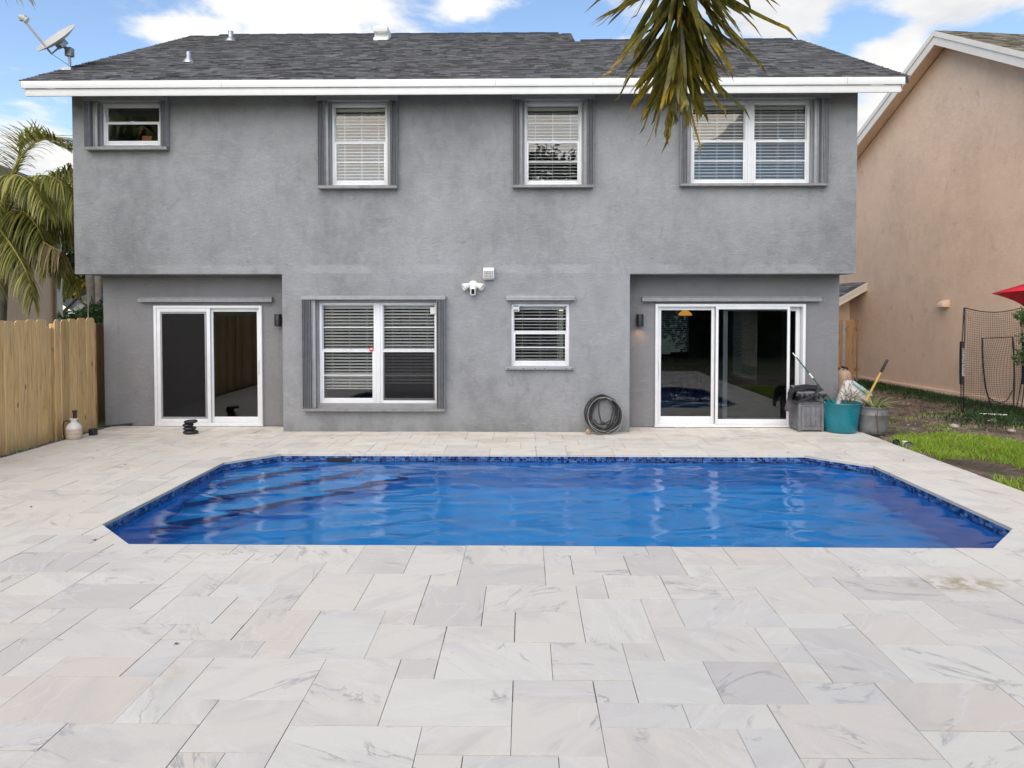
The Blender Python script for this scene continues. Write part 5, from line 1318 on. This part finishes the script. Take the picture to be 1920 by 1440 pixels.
for s_, pts in ((0, [(-.21, -.02, 1.42), (-.20, -.02, 1.2), (-.17, .0, .9), (-.12, .0, .5), (-.03, .0, .2), (.05, -.02, .0)]), (1, [(.36, -.02, 1.45), (.39, -.02, 1.1), (.42, 0, .7), (.42, 0, .3), (.40, -.02, 0)])):
    m_ = MB(); m_.tube(path_w(pts), .014, 8); build('pocket_strap', m_, M['black'], net, smooth=50)
m_ = MB(); m_.tube(path_w([(-.21, -.02, 1.42), (.08, -.03, 1.435), (.36, -.02, 1.45)]), .008, 6); m_.tube(path_w([(-.05, .02, .30), (.05, .0, .22), (.18, -.02, .19), (.30, .0, .25), (.40, .02, .42)]), .010, 6); build('pocket_cord', m_, M['black'], net)
fc = bpy.data.curves.new('lettering', 'FONT'); fc.body = 'LOUISVILLE SLUGGER'; fc.size = .055; fc.align_x = 'CENTER'; fc.align_y = 'CENTER'; fc.extrude = .0005
ft = bpy.data.objects.new('lettering_text', fc); col.objects.link(ft); bpy.context.view_layer.update()
fm = bpy.data.meshes.new_from_object(ft.evaluated_get(bpy.context.evaluated_depsgraph_get())); bpy.data.objects.remove(ft)
fo = bpy.data.objects.new('lettering', fm); col.objects.link(fo); fm.materials.clear(); fm.materials.append(M['white_plastic'])
place(fo, NETM @ Vector((-.595, -.080, .97)), net); fo.rotation_euler = (R(90), R(90), 0)

# umbrella
M['red'] = material('red_canvas', (.62, .004, .022), .75, build=speck(.10, 4, .1, 60))
um = thing('patio_umbrella', (6.64, 7.97, -.05), 'bright red patio umbrella corner at the edge of the side yard', 'umbrella')
c0 = Vector((5.27, 8.0, 2.115)); e1 = Vector((.72, .66, -.155)).normalized(); e2 = Vector((.69, -.72, .06)).normalized(); S_ = 1.9
cs = [c0, c0 + e1 * S_, c0 + e1 * S_ + e2 * S_, c0 + e2 * S_]; apx = c0 + (e1 + e2) * S_ / 2 + Vector((0, 0, .50))
for k in range(4):
    a, b = cs[k], cs[(k + 1) % 4]; N = 8; vs_, fs_ = [], []
    for i in range(N + 1):
        for j in range(N + 1):
            u, v_ = i / N, j / N; e_ = a.lerp(b, v_) + (apx - (a + b) / 2).normalized() * .07 * math.sin(math.pi * v_)
            p = e_.lerp(apx, u); p.z -= .05 * math.sin(math.pi * v_) * (1 - u) * u * 2; vs_.append(p)
    fs_ = [(i * (N + 1) + j, i * (N + 1) + j + 1, (i + 1) * (N + 1) + j + 1, (i + 1) * (N + 1) + j) for i in range(N) for j in range(N)]
    o = build('canopy_panel', (vs_, fs_), M['red'], um, smooth=60); so_ = o.modifiers.new('thickness', 'SOLIDIFY'); so_.thickness = .004
    m_ = MB(); m_.tube([apx + Vector((0, 0, -.03)), a + (apx - a) * .03 + Vector((0, 0, -.015))], .008, 6); build('rib', m_, M['steel'], um)
m_ = MB(); m_.tube([(apx.x, apx.y, 0), (apx.x, apx.y, apx.z + .05)], .022, 12); build('pole', m_, M['steel'], um)
m_ = MB(); m_.lathe((apx.x, apx.y, -.05), [(.26, 0), (.26, .05), (.10, .08), (.04, .10), (.04, .3), (.024, .3)], 28); build('base', m_, M['black'], um, smooth=40)

# ------------------------------------------------------------------ foliage helpers
def leaf_cloud(clumps, n, size, seed, aspect=2.0):
    """many leaf faces scattered through clumps (centre, radii)"""
    q = np.random.RandomState(seed); V, F = [], []
    wts = np.array([c[1][0] * c[1][1] * c[1][2] for c in clumps]) ** .7; wts /= wts.sum()
    ids = q.choice(len(clumps), n, p=wts)
    for k, ci in enumerate(ids):
        c, r_ = clumps[ci]; d_ = q.normal(size=3); d_ /= np.linalg.norm(d_); p = np.array(c) + d_ * np.array(r_) * q.uniform(.35, 1.0) ** .6
        a = q.normal(size=3); a[2] -= .3; a /= np.linalg.norm(a); b = np.cross(a, q.normal(size=3)); b /= np.linalg.norm(b); s_ = size * q.uniform(.6, 1.35)
        nn = np.cross(a, b); o_ = len(V)
        V += [p, p + a * s_ * .5 + b * s_ / aspect * .5 + nn * s_ * .06, p + a * s_, p + a * s_ * .5 - b * s_ / aspect * .5 + nn * s_ * .06]; F += [(o_, o_ + 1, o_ + 2), (o_, o_ + 2, o_ + 3)]
    return V, F
def tree(name, base, h, clumps, n, size, mat, label, cat, seed, group=None, r_=.12, aspect=2.0):
    tr_ = thing(name, base, label, cat, group); q = random.Random(seed); m_ = MB(); b = Vector(base)
    m_.tube([b, b + Vector((q.uniform(-.1, .1), q.uniform(-.1, .1), h * .4)), b + Vector((q.uniform(-.2, .2), q.uniform(-.2, .2), h * .8))], [r_ * 1.2, r_ * .9, r_ * .55], 9)
    for c, rr in clumps: m_.tube([b + Vector((0, 0, h * q.uniform(.35, .7))), Vector(c)], [r_ * .45, r_ * .12], 6)
    build('trunk', m_, M['bark'], tr_, smooth=60); build('crown', leaf_cloud(clumps, n, size, seed, aspect), mat, tr_, kind='stuff'); return tr_
def frond(host, pts, nl, ll, wid, mat, seed, droop=.5, rmat=None, name='frond', stuff=True, lift=.3, t0=.12):
    """palm leaf: rachis along pts, leaflets in two rows"""
    q = random.Random(seed); P_ = [Vector(p) for p in pts]; K = 16
    def cr(u):
        u = u * (len(P_) - 1); i = min(int(u), len(P_) - 2); f_ = u - i
        p0, p1, p2, p3 = P_[max(i - 1, 0)], P_[i], P_[i + 1], P_[min(i + 2, len(P_) - 1)]
        return .5 * ((2 * p1) + (p2 - p0) * f_ + (2 * p0 - 5 * p1 + 4 * p2 - p3) * f_ ** 2 + (3 * p1 - p0 - 3 * p2 + p3) * f_ ** 3)
    line = [cr(k / K) for k in range(K + 1)]
    m_ = MB(); m_.tube(line, [.024 * (1 - .85 * k / K) for k in range(K + 1)], 7); fo_ = build(name, m_, rmat or M['rachis'], host, smooth=60)
    lm = MB()
    for k in range(nl):
        u = t0 + (1 - t0) * k / (nl - 1); p = cr(u); d_ = (cr(min(1, u + .02)) - cr(max(0, u - .02))).normalized(); side = d_.cross(Vector((0, 0, 1))); side = side.normalized() if side.length > .05 else Vector((1, 0, 0)); upv = side.cross(d_)
        L = ll * (.55 + .45 * math.sin(math.pi * min(1, .15 + u * .85))) * q.uniform(.85, 1.12)
        for s_ in (-1, 1):
            if q.random() < .06: continue
            dd = (side * s_ * q.uniform(.75, 1.0) + d_ * q.uniform(.35, .7) + upv * (lift + q.uniform(-.12, .12))).normalized()
            blade_leaf(p, dd, L, wid * q.uniform(.8, 1.15), droop * q.uniform(.7, 1.4), 6, 0, lm)
    build('leaflet', lm, mat, fo_, kind='stuff'); return fo_

# ------------------------------------------------------------------ coconut palm at left
cp = thing('coconut_palm', (-9.25, 11.95, -.05), 'coconut palm with arching fronds behind the left fence', 'palm')
m_ = MB(); m_.tube([(-9.25, 11.95, -.05), (-9.12, 11.93, 1.5), (-8.95, 11.9, 3.4)], [.17, .14, .12], 12); build('trunk', m_, M['bark'], cp, smooth=60)
cc = Vector((-8.95, 11.9, 3.42))
FR = [([(0, 0, 0), (.4, -.5, .45), (.8, -.8, .75), (1.2, -.9, .6), (1.5, -.95, .15)], 60, .80, M['coco'], 1.7, .1),
      ([(0, 0, 0), (.25, -.9, .35), (.5, -1.4, .45), (.75, -1.7, .2), (.9, -1.8, -.3)], 56, .80, M['coco'], 1.8, .0),
      ([(0, 0, 0), (.45, .0, -.15), (.85, .0, -.35), (1.2, .0, -.75), (1.4, .0, -1.2)], 60, .75, M['coco'], 2.1, -.2),
      ([(0, 0, 0), (.5, -.2, .55), (1.0, -.3, .85), (1.45, -.3, .65), (1.75, -.3, .1)], 66, .80, M['coco'], 1.6, .1),
      ([(0, 0, 0), (.35, .4, .55), (.7, .6, 1.0), (1.15, .7, 1.15), (1.6, .8, .85)], 60, .75, M['coco'], 1.2, .3),
      ([(0, 0, 0), (.5, -.8, -.15), (.95, -1.1, -.50), (1.3, -1.2, -1.0), (1.45, -1.2, -1.5)], 60, .70, M['coco'], 2.2, -.2),
      ([(0, 0, 0), (.25, -.1, .85), (.70, -.15, 1.45), (1.15, -.2, 1.55), (1.50, -.2, 1.35)], 66, .75, M['coco'], .8, .6),
      ([(0, 0, 0), (.45, .2, .40), (.90, .25, .92), (1.30, .3, 1.02), (1.75, .35, .80)], 66, .80, M['coco'], 1.3, .25),
      ([(0, 0, 0), (.30, -.45, .02), (.72, -.6, -.30), (1.10, -.65, -.38), (1.60, -.7, -.62)], 72, .95, M['coco_dry'], 2.4, -.2),
      ([(0, 0, 0), (.35, -.3, .15), (.8, -.5, .12), (1.15, -.6, -.25), (1.45, -.7, -.85)], 64, .90, M['coco'], 1.9, .0),
      ([(0, 0, 0), (.40, .1, .15), (.95, .1, .42), (1.4, .1, .35), (1.75, .1, -.05)], 70, .85, M['coco'], 1.9, -.05),
      ([(0, 0, 0), (.35, .3, .05), (.85, .5, .10), (1.3, .6, -.10), (1.65, .7, -.55)], 70, .85, M['coco'], 2.1, -.1),
      ([(0, 0, 0), (.2, -.6, .0), (.45, -1.0, -.30), (.65, -1.2, -.75), (.75, -1.3, -1.2)], 60, .85, M['coco'], 2.0, -.1),
      ([(0, 0, 0), (-.1, -.4, .7), (-.3, -.8, 1.2), (-.6, -1.1, 1.3), (-1.0, -1.4, 1.0)], 44, .6, M['coco'], .9, .4),
      ([(0, 0, 0), (-.4, .2, .7), (-.9, .3, 1.1), (-1.5, .3, 1.0), (-2.0, .3, .5)], 44, .6, M['coco'], .9, .4),
      ([(0, 0, 0), (.35, .7, .35), (.7, 1.3, .55), (1.0, 1.8, .35), (1.2, 2.2, -.1)], 52, .75, M['coco'], 1.4, .2),
      ([(0, 0, 0), (.10, .2, .9), (.15, .35, 1.5), (.4, .5, 1.75), (.75, .6, 1.6)], 56, .65, M['coco'], .7, .5),
      ([(0, 0, 0), (-.3, -.5, .1), (-.6, -.9, -.3), (-.8, -1.1, -.9)], 40, .7, M['coco_dry'], 2.2, .0)]
for k, (pp, nl, ll, mt, dr_, lf) in enumerate(FR): frond(cp, [cc + Vector(p) * .88 for p in pp], int(nl * 1.75), ll * .88, .030, mt, 60 + k, dr_, lift=lf)

# palm whose frond tips hang in at the top left
sp_ = thing('palm_tree', (-7.7, 7.4, -.05), 'palm beyond the left fence with thin frond tips hanging in at the upper left', 'palm')
m_ = MB(); m_.tube([(-7.72, 7.4, -.05), (-7.65, 7.4, 3.0), (-7.6, 7.4, 5.3)], [.16, .13, .11], 12); build('trunk', m_, M['bark'], sp_, smooth=60)
c2 = Vector((-7.6, 7.4, 5.3))
for k, pp in enumerate([[(0, 0, 0), (.7, .0, .45), (1.5, .0, .42), (2.2, .0, .12)], [(0, 0, 0), (.5, .3, .15), (1.0, .5, .0), (1.35, .6, -.35)], [(0, 0, 0), (.6, -.5, .5), (1.1, -1.0, .4), (1.5, -1.4, .0)], [(0, 0, 0), (-.6, .2, .6), (-1.3, .3, .5), (-1.8, .4, 0)], [(0, 0, 0), (.0, .8, .5), (-.2, 1.4, .5), (-.3, 2.0, .1)]]):
    frond(sp_, [c2 + Vector(p) for p in pp], 40, .62, .035, M['coco'] if k != 1 else M['coco_dry'], 90 + k, 1.3, lift=.1)

# ------------------------------------------------------------------ overhead palm with the browning frond
fp = thing('foxtail_palm', (2.25, .55, -.05), 'palm whose browning ragged frond hangs down at the top of the picture', 'palm')
m_ = MB(); m_.tube([(2.25, .55, -.05), (2.24, .56, 2.2), (2.22, .6, 4.5)], [.13, .115, .10], 14); build('trunk', m_, M['bark'], fp, smooth=60)
# leaflet meshes: long wedge with ragged notched end, hanging along -z
def fox_leaf(seed):
    q = random.Random(seed); m_ = MB(); N = 9; rows = []
    wmax = q.uniform(.027, .048); bendy = q.uniform(-.10, .10); bx_ = q.uniform(-.08, .08)
    for k in range(N + 1):
        u = k / N; w_ = wmax * (.30 + .95 * u ** .8) if u < .55 else wmax * (.30 + .95 * .62) * (1 - (u - .55) * .55)
        cx_ = bx_ * u * u; cy_ = bendy * u * u
        rows.append((cx_, cy_, -u, w_ / 2))
    vs_, fs_ = [], []
    for (cx_, cy_, z_, h) in rows: vs_ += [(cx_ - h, cy_ + h * .35, z_), (cx_, cy_, z_), (cx_ + h, cy_ + h * .35, z_)]
    cut = q.choice((6, 7, 8)); cut2 = q.choice((7, 8, 9))
    for k in range(N):
        a = 3 * k
        if k < cut: fs_.append((a, a + 1, a + 4, a + 3))
        if k < cut2: fs_.append((a + 1, a + 2, a + 5, a + 4))
    # ragged teeth at both cut ends
    i = 3 * cut; vs_.append((vs_[i][0] * .9, vs_[i][1], vs_[i][2] - q.uniform(.06, .16))); fs_.append((i, i + 1, len(vs_) - 1))
    i = 3 * cut2; vs_.append((vs_[i + 2][0] * .7, vs_[i + 2][1], vs_[i + 2][2] - q.uniform(.05, .18))); fs_.append((i + 1, i + 2, len(vs_) - 1))
    m_.add(vs_, fs_); return m_
fox_src = None
fpts = [Vector(p) for p in [(2.22, .6, 4.45), (1.75, 1.3, 4.85), (1.15, 2.25, 4.60), (.78, 2.85, 3.98), (.67, 3.0, 3.48), (.65, 3.03, 3.03)]]
m_ = MB(); m_.tube(fpts, [.03, .026, .022, .016, .011, .005], 10); main = build('frond', m_, M['rachis_dry'], fp, smooth=60)
fsrc = []
for k in range(10):
    o = build('leaflet', fox_leaf(200 + k), M['foxtail'], main, smooth=70, origin=(0, 0, 0)); fsrc.append(o)
def hang(k, p, rot, L):
    if k < len(fsrc): o = fsrc[k]; place(o, p, main)
    else: o = reuse('leaflet', fsrc[k % len(fsrc)], p, main)
    o.rotation_euler = rot; o.scale = (1.0, 1.0, L)
q = random.Random(77); n_l = 300
def on_line(u):
    u = u * (len(fpts) - 1); i = min(int(u), len(fpts) - 2); return fpts[i].lerp(fpts[i + 1], u - i)
for k in range(n_l):
    u = .46 + .54 * (k / (n_l - 1)) ** .72
    p = on_line(u); low = max(0, (u - .46) / .54)
    ang = q.uniform(0, 2 * math.pi)
    spread = R(q.triangular(8, 98, 74)) * (1 - .62 * low ** 1.5) + R(3)
    L = q.uniform(.42, .72) * (1 - .38 * low)
    d_ = Vector((math.sin(spread) * math.cos(ang), math.sin(spread) * math.sin(ang) * .45, -math.cos(spread))).normalized()
    rot = (-d_).to_track_quat('Z', 'Y').to_euler(); mt_ = (-d_).to_track_quat('Z', 'Y').to_matrix() @ Matrix.Rotation(q.uniform(-1.0, 1.0), 3, 'Z')
    hang(k, p, mt_.to_euler(), L)
c3 = Vector((2.22, .6, 4.5))
for k, pp in enumerate([[(0, 0, 0), (.5, -.6, .6), (1.0, -1.2, .5), (1.3, -1.6, .0)], [(0, 0, 0), (.8, .3, .6), (1.5, .5, .5), (2.0, .6, .1)], [(0, 0, 0), (-.6, -.7, .6), (-1.1, -1.4, .5), (-1.4, -1.9, .0)]]):
    frond(fp, [c3 + Vector(p) for p in pp], 40, .5, .04, M['coco'], 120 + k, 1.0)

# ------------------------------------------------------------------ background at left
lh = thing('pale_peach_house', (-15, 12.0, 0), 'pale peach house with a cream corner board behind the left fence', 'house')
m_ = MB(); m_.box(-18, -12.55, 6.0, 18.75, -.05, 4.95); build('wall', m_, M['peach_pale'], lh)
m_ = MB(); m_.box(-12.5495, -12.51, 18.55, 18.77, -.05, 4.95); build('corner_board', m_, M['cream_trim'], lh)
m_ = MB(); m_.tube([(-12.51, 18.42, 0), (-12.51, 18.42, 4.9)], .03, 8); build('downspout', m_, material('brown_pipe', (.16, .09, .055), .5), lh)
m_ = MB(); m_.prism([(-18, 4.951), (-12.2, 4.951), (-12.2, 5.06), (-15.2, 6.2), (-18, 6.2)], 'y', 5.8, 19.0); build('roof', m_, M['shingle_tan'], lh)
wh = thing('white_house', (-16, 27, 0), 'low white house with pale gabled roof far behind the left fence', 'house')
m_ = MB(); m_.prism([(-17.7, -.05), (-11.5, -.05), (-11.5, 1.3), (-14.9, 3.75), (-17.7, 1.5)], 'y', 27, 34); build('wall', m_, M['white_wall'], wh)
m_ = MB(); m_.prism([(-18.0, 1.28), (-14.9, 3.78), (-14.9, 3.95), (-18.0, 1.45)], 'y', 26.7, 34.2); m_.prism([(-14.9, 3.78), (-11.2, 1.2), (-11.2, 1.4), (-14.9, 3.95)], 'y', 26.7, 34.2); m_.prism([(-22, 4.4), (-17.6, 1.55), (-17.6, 1.4), (-22, 4.2)], 'y', 28, 34); build('roof', m_, M['shingle_grey'], wh)
m_ = MB(); m_.prism([(-18.05, 1.12), (-14.9, 3.66), (-14.9, 3.92), (-18.05, 1.38)], 'y', 26.62, 26.69); build('fascia', m_, M['white_trim'], wh)
for k, (x, y, r_) in enumerate([(-10.95, 17.5, .10), (-10.62, 17.3, .085)]):
    pt = thing('palm_tree', (x, y, -.05), ('thicker of two grey palm trunks between the fence and the grey house', 'thinner of two grey palm trunks, the one next to the house corner')[k], 'palm', 'grey palm trunks beside the grey house')
    m_ = MB()
    m_.tube([(x + .01 * math.sin(i * 2.2), y, -.05 + i * .25) for i in range(19)], [r_ * (1.06 if i % 2 else .96) for i in range(19)], 10); build('trunk', m_, M['bark'], pt, smooth=60)
    for i in range(6):
        a = i * 1.05 + k; c4 = Vector((x, y, 4.45)); frond(pt, [c4, c4 + Vector((math.cos(a) * .6, math.sin(a) * .6, .6)), c4 + Vector((math.cos(a) * 1.1, math.sin(a) * 1.1, .5)), c4 + Vector((math.cos(a) * 1.5, math.sin(a) * 1.5, -.1))], 26, .5, .04, M['coco'], 300 + i + 10 * k, 1.2)
tree('leafy_tree', (-14.6, 21.5, -.05), 4.2, [((-14.4, 21.5, 4.2), (1.1, 1.0, 1.0)), ((-13.2, 21.2, 3.6), (.9, .8, .75)), ((-15.4, 21.6, 3.6), (1.1, .9, .9)), ((-14.2, 21.4, 5.3), (.7, .7, .6)), ((-12.6, 21.2, 3.3), (.7, .7, .55))], 5600, .17, M['leaf_dark'], 'dark leafy tree rising behind the coconut palm', 'tree', 1)
tree('croton_bush', (-17.2, 30, -.05), 3.0, [((-17.6, 26.2, 3.0), (1.2, .8, .75)), ((-16.4, 26.0, 3.2), (.9, .7, .7)), ((-18.4, 26.4, 2.7), (.9, .7, .7))], 3000, .24, M['leaf_yellow'], 'yellow-green croton bush over the white roof', 'bush', 2)
tree('leafy_tree', (-20.0, 38, -.05), 6, [((-20, 38, 5.2), (3.5, 2, 2.0)), ((-16.5, 37, 4.8), (2.5, 2, 1.6)), ((-24, 38, 5), (3, 2, 2)), ((-13.5, 36, 4.6), (2, 1.5, 1.5))], 6000, .34, M['leaf_dark'], 'broad dark tree far behind the white house', 'tree', 3, r_=.2)
tree('shrub', (-8.55, 13.9, -.05), 1.4, [((-8.5, 13.8, 1.75), (.42, .35, .26)), ((-9.0, 13.9, 1.68), (.38, .3, .24)), ((-8.15, 13.9, 1.75), (.3, .3, .28))], 1500, .085, M['leaf'], 'bright green shrub topping the fence beside the house corner', 'shrub', 4, r_=.03)
tree('small_palm_bush', (-9.3, 15.2, -.05), 1.4, [((-9.6, 15.6, 1.75), (.4, .3, .35)), ((-9.1, 15.5, 1.6), (.4, .3, .3))], 900, .22, M['leaf_dark'], 'dark feathery bush behind the fence beside the cream corner board', 'bush', 5, r_=.03, aspect=6)
m_ = MB(); m_.tube([(-7.92, 12.5, .0), (-7.86, 12.45, 1.2), (-7.80, 12.4, 2.3)], .007, 6); build('garden_cane', m_, M['white_plastic'], label='thin pale cane standing by the fence end and house corner', cat='cane')

# right: slender shrub before the net, at the frame edge
st_ = thing('slender_tree', (9.12, 12.75, -.05), 'slender young tree with dark leaf sprays before the sports net', 'tree')
m_ = MB(); m_.tube([(9.12, 12.75, -.05), (9.08, 12.75, .7), (9.10, 12.75, 1.4), (9.16, 12.75, 2.1)], [.028, .024, .018, .008], 8)
for (z, x, zz) in ((.95, 8.88, 1.06), (1.3, 8.94, 1.42), (1.65, 8.9, 1.80), (1.1, 9.35, 1.3), (1.5, 9.4, 1.75)): m_.tube([(9.09, 12.75, z), (x, 12.73, zz)], [.009, .004], 5)
build('trunk', m_, M['bark'], st_, smooth=50)
build('crown', leaf_cloud([((8.90, 12.73, 1.05), (.13, .12, .12)), ((9.02, 12.72, 1.14), (.15, .12, .14)), ((8.97, 12.73, 1.44), (.12, .1, .09)), ((8.90, 12.72, 1.84), (.14, .1, .11)), ((9.02, 12.72, 1.72), (.12, .1, .13)), ((9.3, 12.75, 1.3), (.2, .15, .25)), ((9.3, 12.75, 1.8), (.22, .15, .22))], 950, .075, 12, 2.6), M['leaf'], st_, kind='stuff')

# grass, groundcover and litter in the yard
gq = np.random.RandomState(15)
def soil_z(x, y): return -.05 + .012 * math.sin(x * 5 + y * 2.3) * math.sin(y * 3.1) + .025 * max(0, (y - 12) / 6)
def blades(pts, hmin, hmax, w_, seed):
    q = np.random.RandomState(seed); V, F = [], []
    for (x, y) in pts:
        h = q.uniform(hmin, hmax); a = q.uniform(0, 6.28); lx, ly = q.normal(0, .75, 2) * h; z = soil_z(x, y); o_ = len(V)
        cx_, sx_ = math.cos(a) * w_ * .5, math.sin(a) * w_ * .5
        V += [(x - cx_, y - sx_, z - .01), (x + cx_, y + sx_, z - .01), (x + lx * .45 + cx_ * .8, y + ly * .45 + sx_ * .8, z + h * .6), (x + lx * .45 - cx_ * .8, y + ly * .45 - sx_ * .8, z + h * .6), (x + lx, y + ly, z + h * .95)]
        F += [(o_, o_ + 1, o_ + 2, o_ + 3), (o_ + 3, o_ + 2, o_ + 4)]
    return V, F
pts = []
while len(pts) < 24000:
    x, y = gq.uniform(5.3, 8.2), gq.uniform(5.2, 11.4)
    e1_ = ((x - 6.45) / 1.05) ** 2 + ((y - 10.05) / .95) ** 2; wob = .35 * math.sin(x * 7 + y * 3) + .25 * math.sin(y * 9 - x * 4)
    lawn = e1_ + wob * .4 < 1.0 + gq.exponential(.10) or (y < 9.25 + gq.exponential(.10) and x > 5.42 + .15 * wob)
    if ((x - 5.72) / .42) ** 2 + ((y - 8.72) / .62) ** 2 < 1 + .3 * wob: lawn = False
    if x - 5.32 < .04 + .05 * wob: lawn = False
    if lawn: pts.append((x, y))
build('grass', blades(pts, .04, .105, .008, 3), M['grass'], kind='stuff', label='bright green grass patch beside the deck')
pts = []
while len(pts) < 5200:
    t_ = gq.uniform(0, 1); y = 12.0 + 6.9 * t_; xw = 9.49 - (y - 15.95) * .1195; x = xw - abs(gq.normal(0, .45)) - .08
    if x > 6.5: pts.append((x, y))
for k in range(2600):
    x, y = gq.normal(8.8, .6), gq.normal(12.6, .45); pts.append((min(x, 10), y))
build('groundcover', blades(pts, .04, .12, .018, 4), M['grass_dark'], kind='stuff', label='dark green groundcover along the foot of the peach wall')
pts = []
for k in range(26):
    cx_, cy_ = gq.uniform(5.6, 8.8), gq.uniform(10.9, 13.6)
    for i in range(38): pts.append((cx_ + gq.normal(0, .10), cy_ + gq.normal(0, .07)))
build('grass_tufts', blades(pts, .02, .06, .008, 6), M['grass'], kind='stuff', label='sparse grass tufts in the bare soil')
m_ = MB(); q = random.Random(12)
for k in range(3600):
    x, y = q.uniform(5.35, 9.3), q.uniform(9.4, 16.5)
    L = q.uniform(.015, .07) * (2.2 if q.random() < .06 else 1); w_ = q.uniform(.004, .02); z = soil_z(x, y) + .006
    Mx = Matrix.Translation((x, y, z)) @ Euler((q.uniform(-.4, .4), q.uniform(-.4, .4), q.uniform(0, 3.14))).to_matrix().to_4x4()
    m_.add([(-L / 2, -w_ / 2, 0), (L / 2, -w_ / 3, 0), (L / 2.3, w_ / 2, 0), (-L / 2.2, w_ / 2, 0), (0, 0, w_ * .5)], [(0, 1, 4), (1, 2, 4), (2, 3, 4), (3, 0, 4)], Mx)
def litter(t, p): t.put(p.inputs['Base Color'], t.ramp(t.island(), [(0, (.025, .017, .012)), (.55, (.09, .06, .04)), (.8, (.22, .16, .10)), (.95, (.40, .32, .23)), (1, (.6, .57, .52))])); p.inputs['Roughness'].default_value = .9
build('litter', m_, material('wood_litter', build=litter), kind='stuff', label='wood chips and dry litter on the bare soil')
for k, (x, y, s_) in enumerate([(7.25, 11.9, .075), (8.2, 12.35, .09), (7.9, 11.45, .06), (6.75, 10.95, .05)]):
    g = MB(); q = random.Random(50 + k); prof = [(math.cos(a) * s_ * q.uniform(.9, 1.1), math.sin(a) * s_ * .5) for a in np.linspace(-1.3, 1.3, 6)]
    g.lathe((x, y, -.04), prof, 9); build('rock', g, material('pale_rock', (.40, .34, .28), .9, build=speck(.25, 20, .4, 30)), smooth=50, label=('pale rock in the soil midway to the net', 'largest pale rock in the soil, close before the net', 'small pale rock nearest the right edge of the litter', 'tiny whitish rock just behind the grass patch')[k], cat='rock', group='pale rocks in the bare soil')
g = MB(); g.tube([(7.6, 12.55, -.02), (8.0, 12.5, -.01), (8.5, 12.45, .0), (9.2, 12.30, -.01), (9.9, 12.2, -.02)], .016, 7); build('pipe', g, M['black_rubber'], smooth=50, label='thin black irrigation pipe lying before the sports net', cat='pipe')
g = MB(); g.tube([(8.35, 12.95, .01), (8.75, 12.8, .012)], .014, 7); build('pipe', g, M['white_plastic'], smooth=50, label='short white pipe lying under the sports net', cat='pipe')

# weeds at the fence foot
pts = [(-6.93 + gq.normal(0, .02), y + gq.normal(0, .04)) for y in (9.55, 10.95, 11.05, 11.15, 8.2) for i in range(16)]
build('weeds', blades(pts, .03, .09, .010, 8), M['grass'], kind='stuff', label='small weeds at the foot of the wooden fence')

# what stands behind the camera and shows in the glass
hv = leaf_cloud([((x, -6.5 + .3 * math.sin(x * 2), z), (1.1, .7, .9)) for x in np.arange(-9, 12, 1.3) for z in (.8, 2.0, 3.0)], 9000, .34, 40)
build('hedge', hv, M['leaf_dark'], kind='stuff', label='tall dark hedge at the back end of the yard')
m_ = MB(); m_.box(-9, 12, -6.7, -6.5, -.05, 2.9); build('hedge_core', m_, M['leaf_dark'], kind='stuff', label='dense inner twigs of the tall back hedge')
tree('leafy_tree', (3.2, 21.8, -.05), 3.2, [((3.4, 21.8, 2.2), (1.6, .8, 1.4)), ((5.2, 21.5, 1.8), (1.2, .8, 1.2))], 2500, .2, M['leaf'], 'green street-side tree seen through the back window of the right room', 'tree', 9)

tree('leafy_tree', (-17.5, -9, -.05), 9, [((-17.0, -9, 10.0), (3.2, 2.2, 2.6)), ((-19.5, -9.5, 8.5), (2.2, 2, 2))], 9000, .55, M['leaf_dark'], 'unseen tall dark tree added behind the back hedge to darken a window reflection', 'tree', 21, r_=.22)  # unseen tree, added so the upper left window reflects something dark
tree('leafy_tree', (1.4, -9.5, -.05), 6, [((1.0, -9.5, 7.2), (1.9, 1.4, 2.1)), ((2.2, -9.3, 5.0), (1.3, 1.2, 1.2))], 2600, .34, M['leaf_dark'], 'middle tree behind the back hedge, opposite the upper windows', 'tree', 22, r_=.2)
print('objects', len(bpy.data.objects))
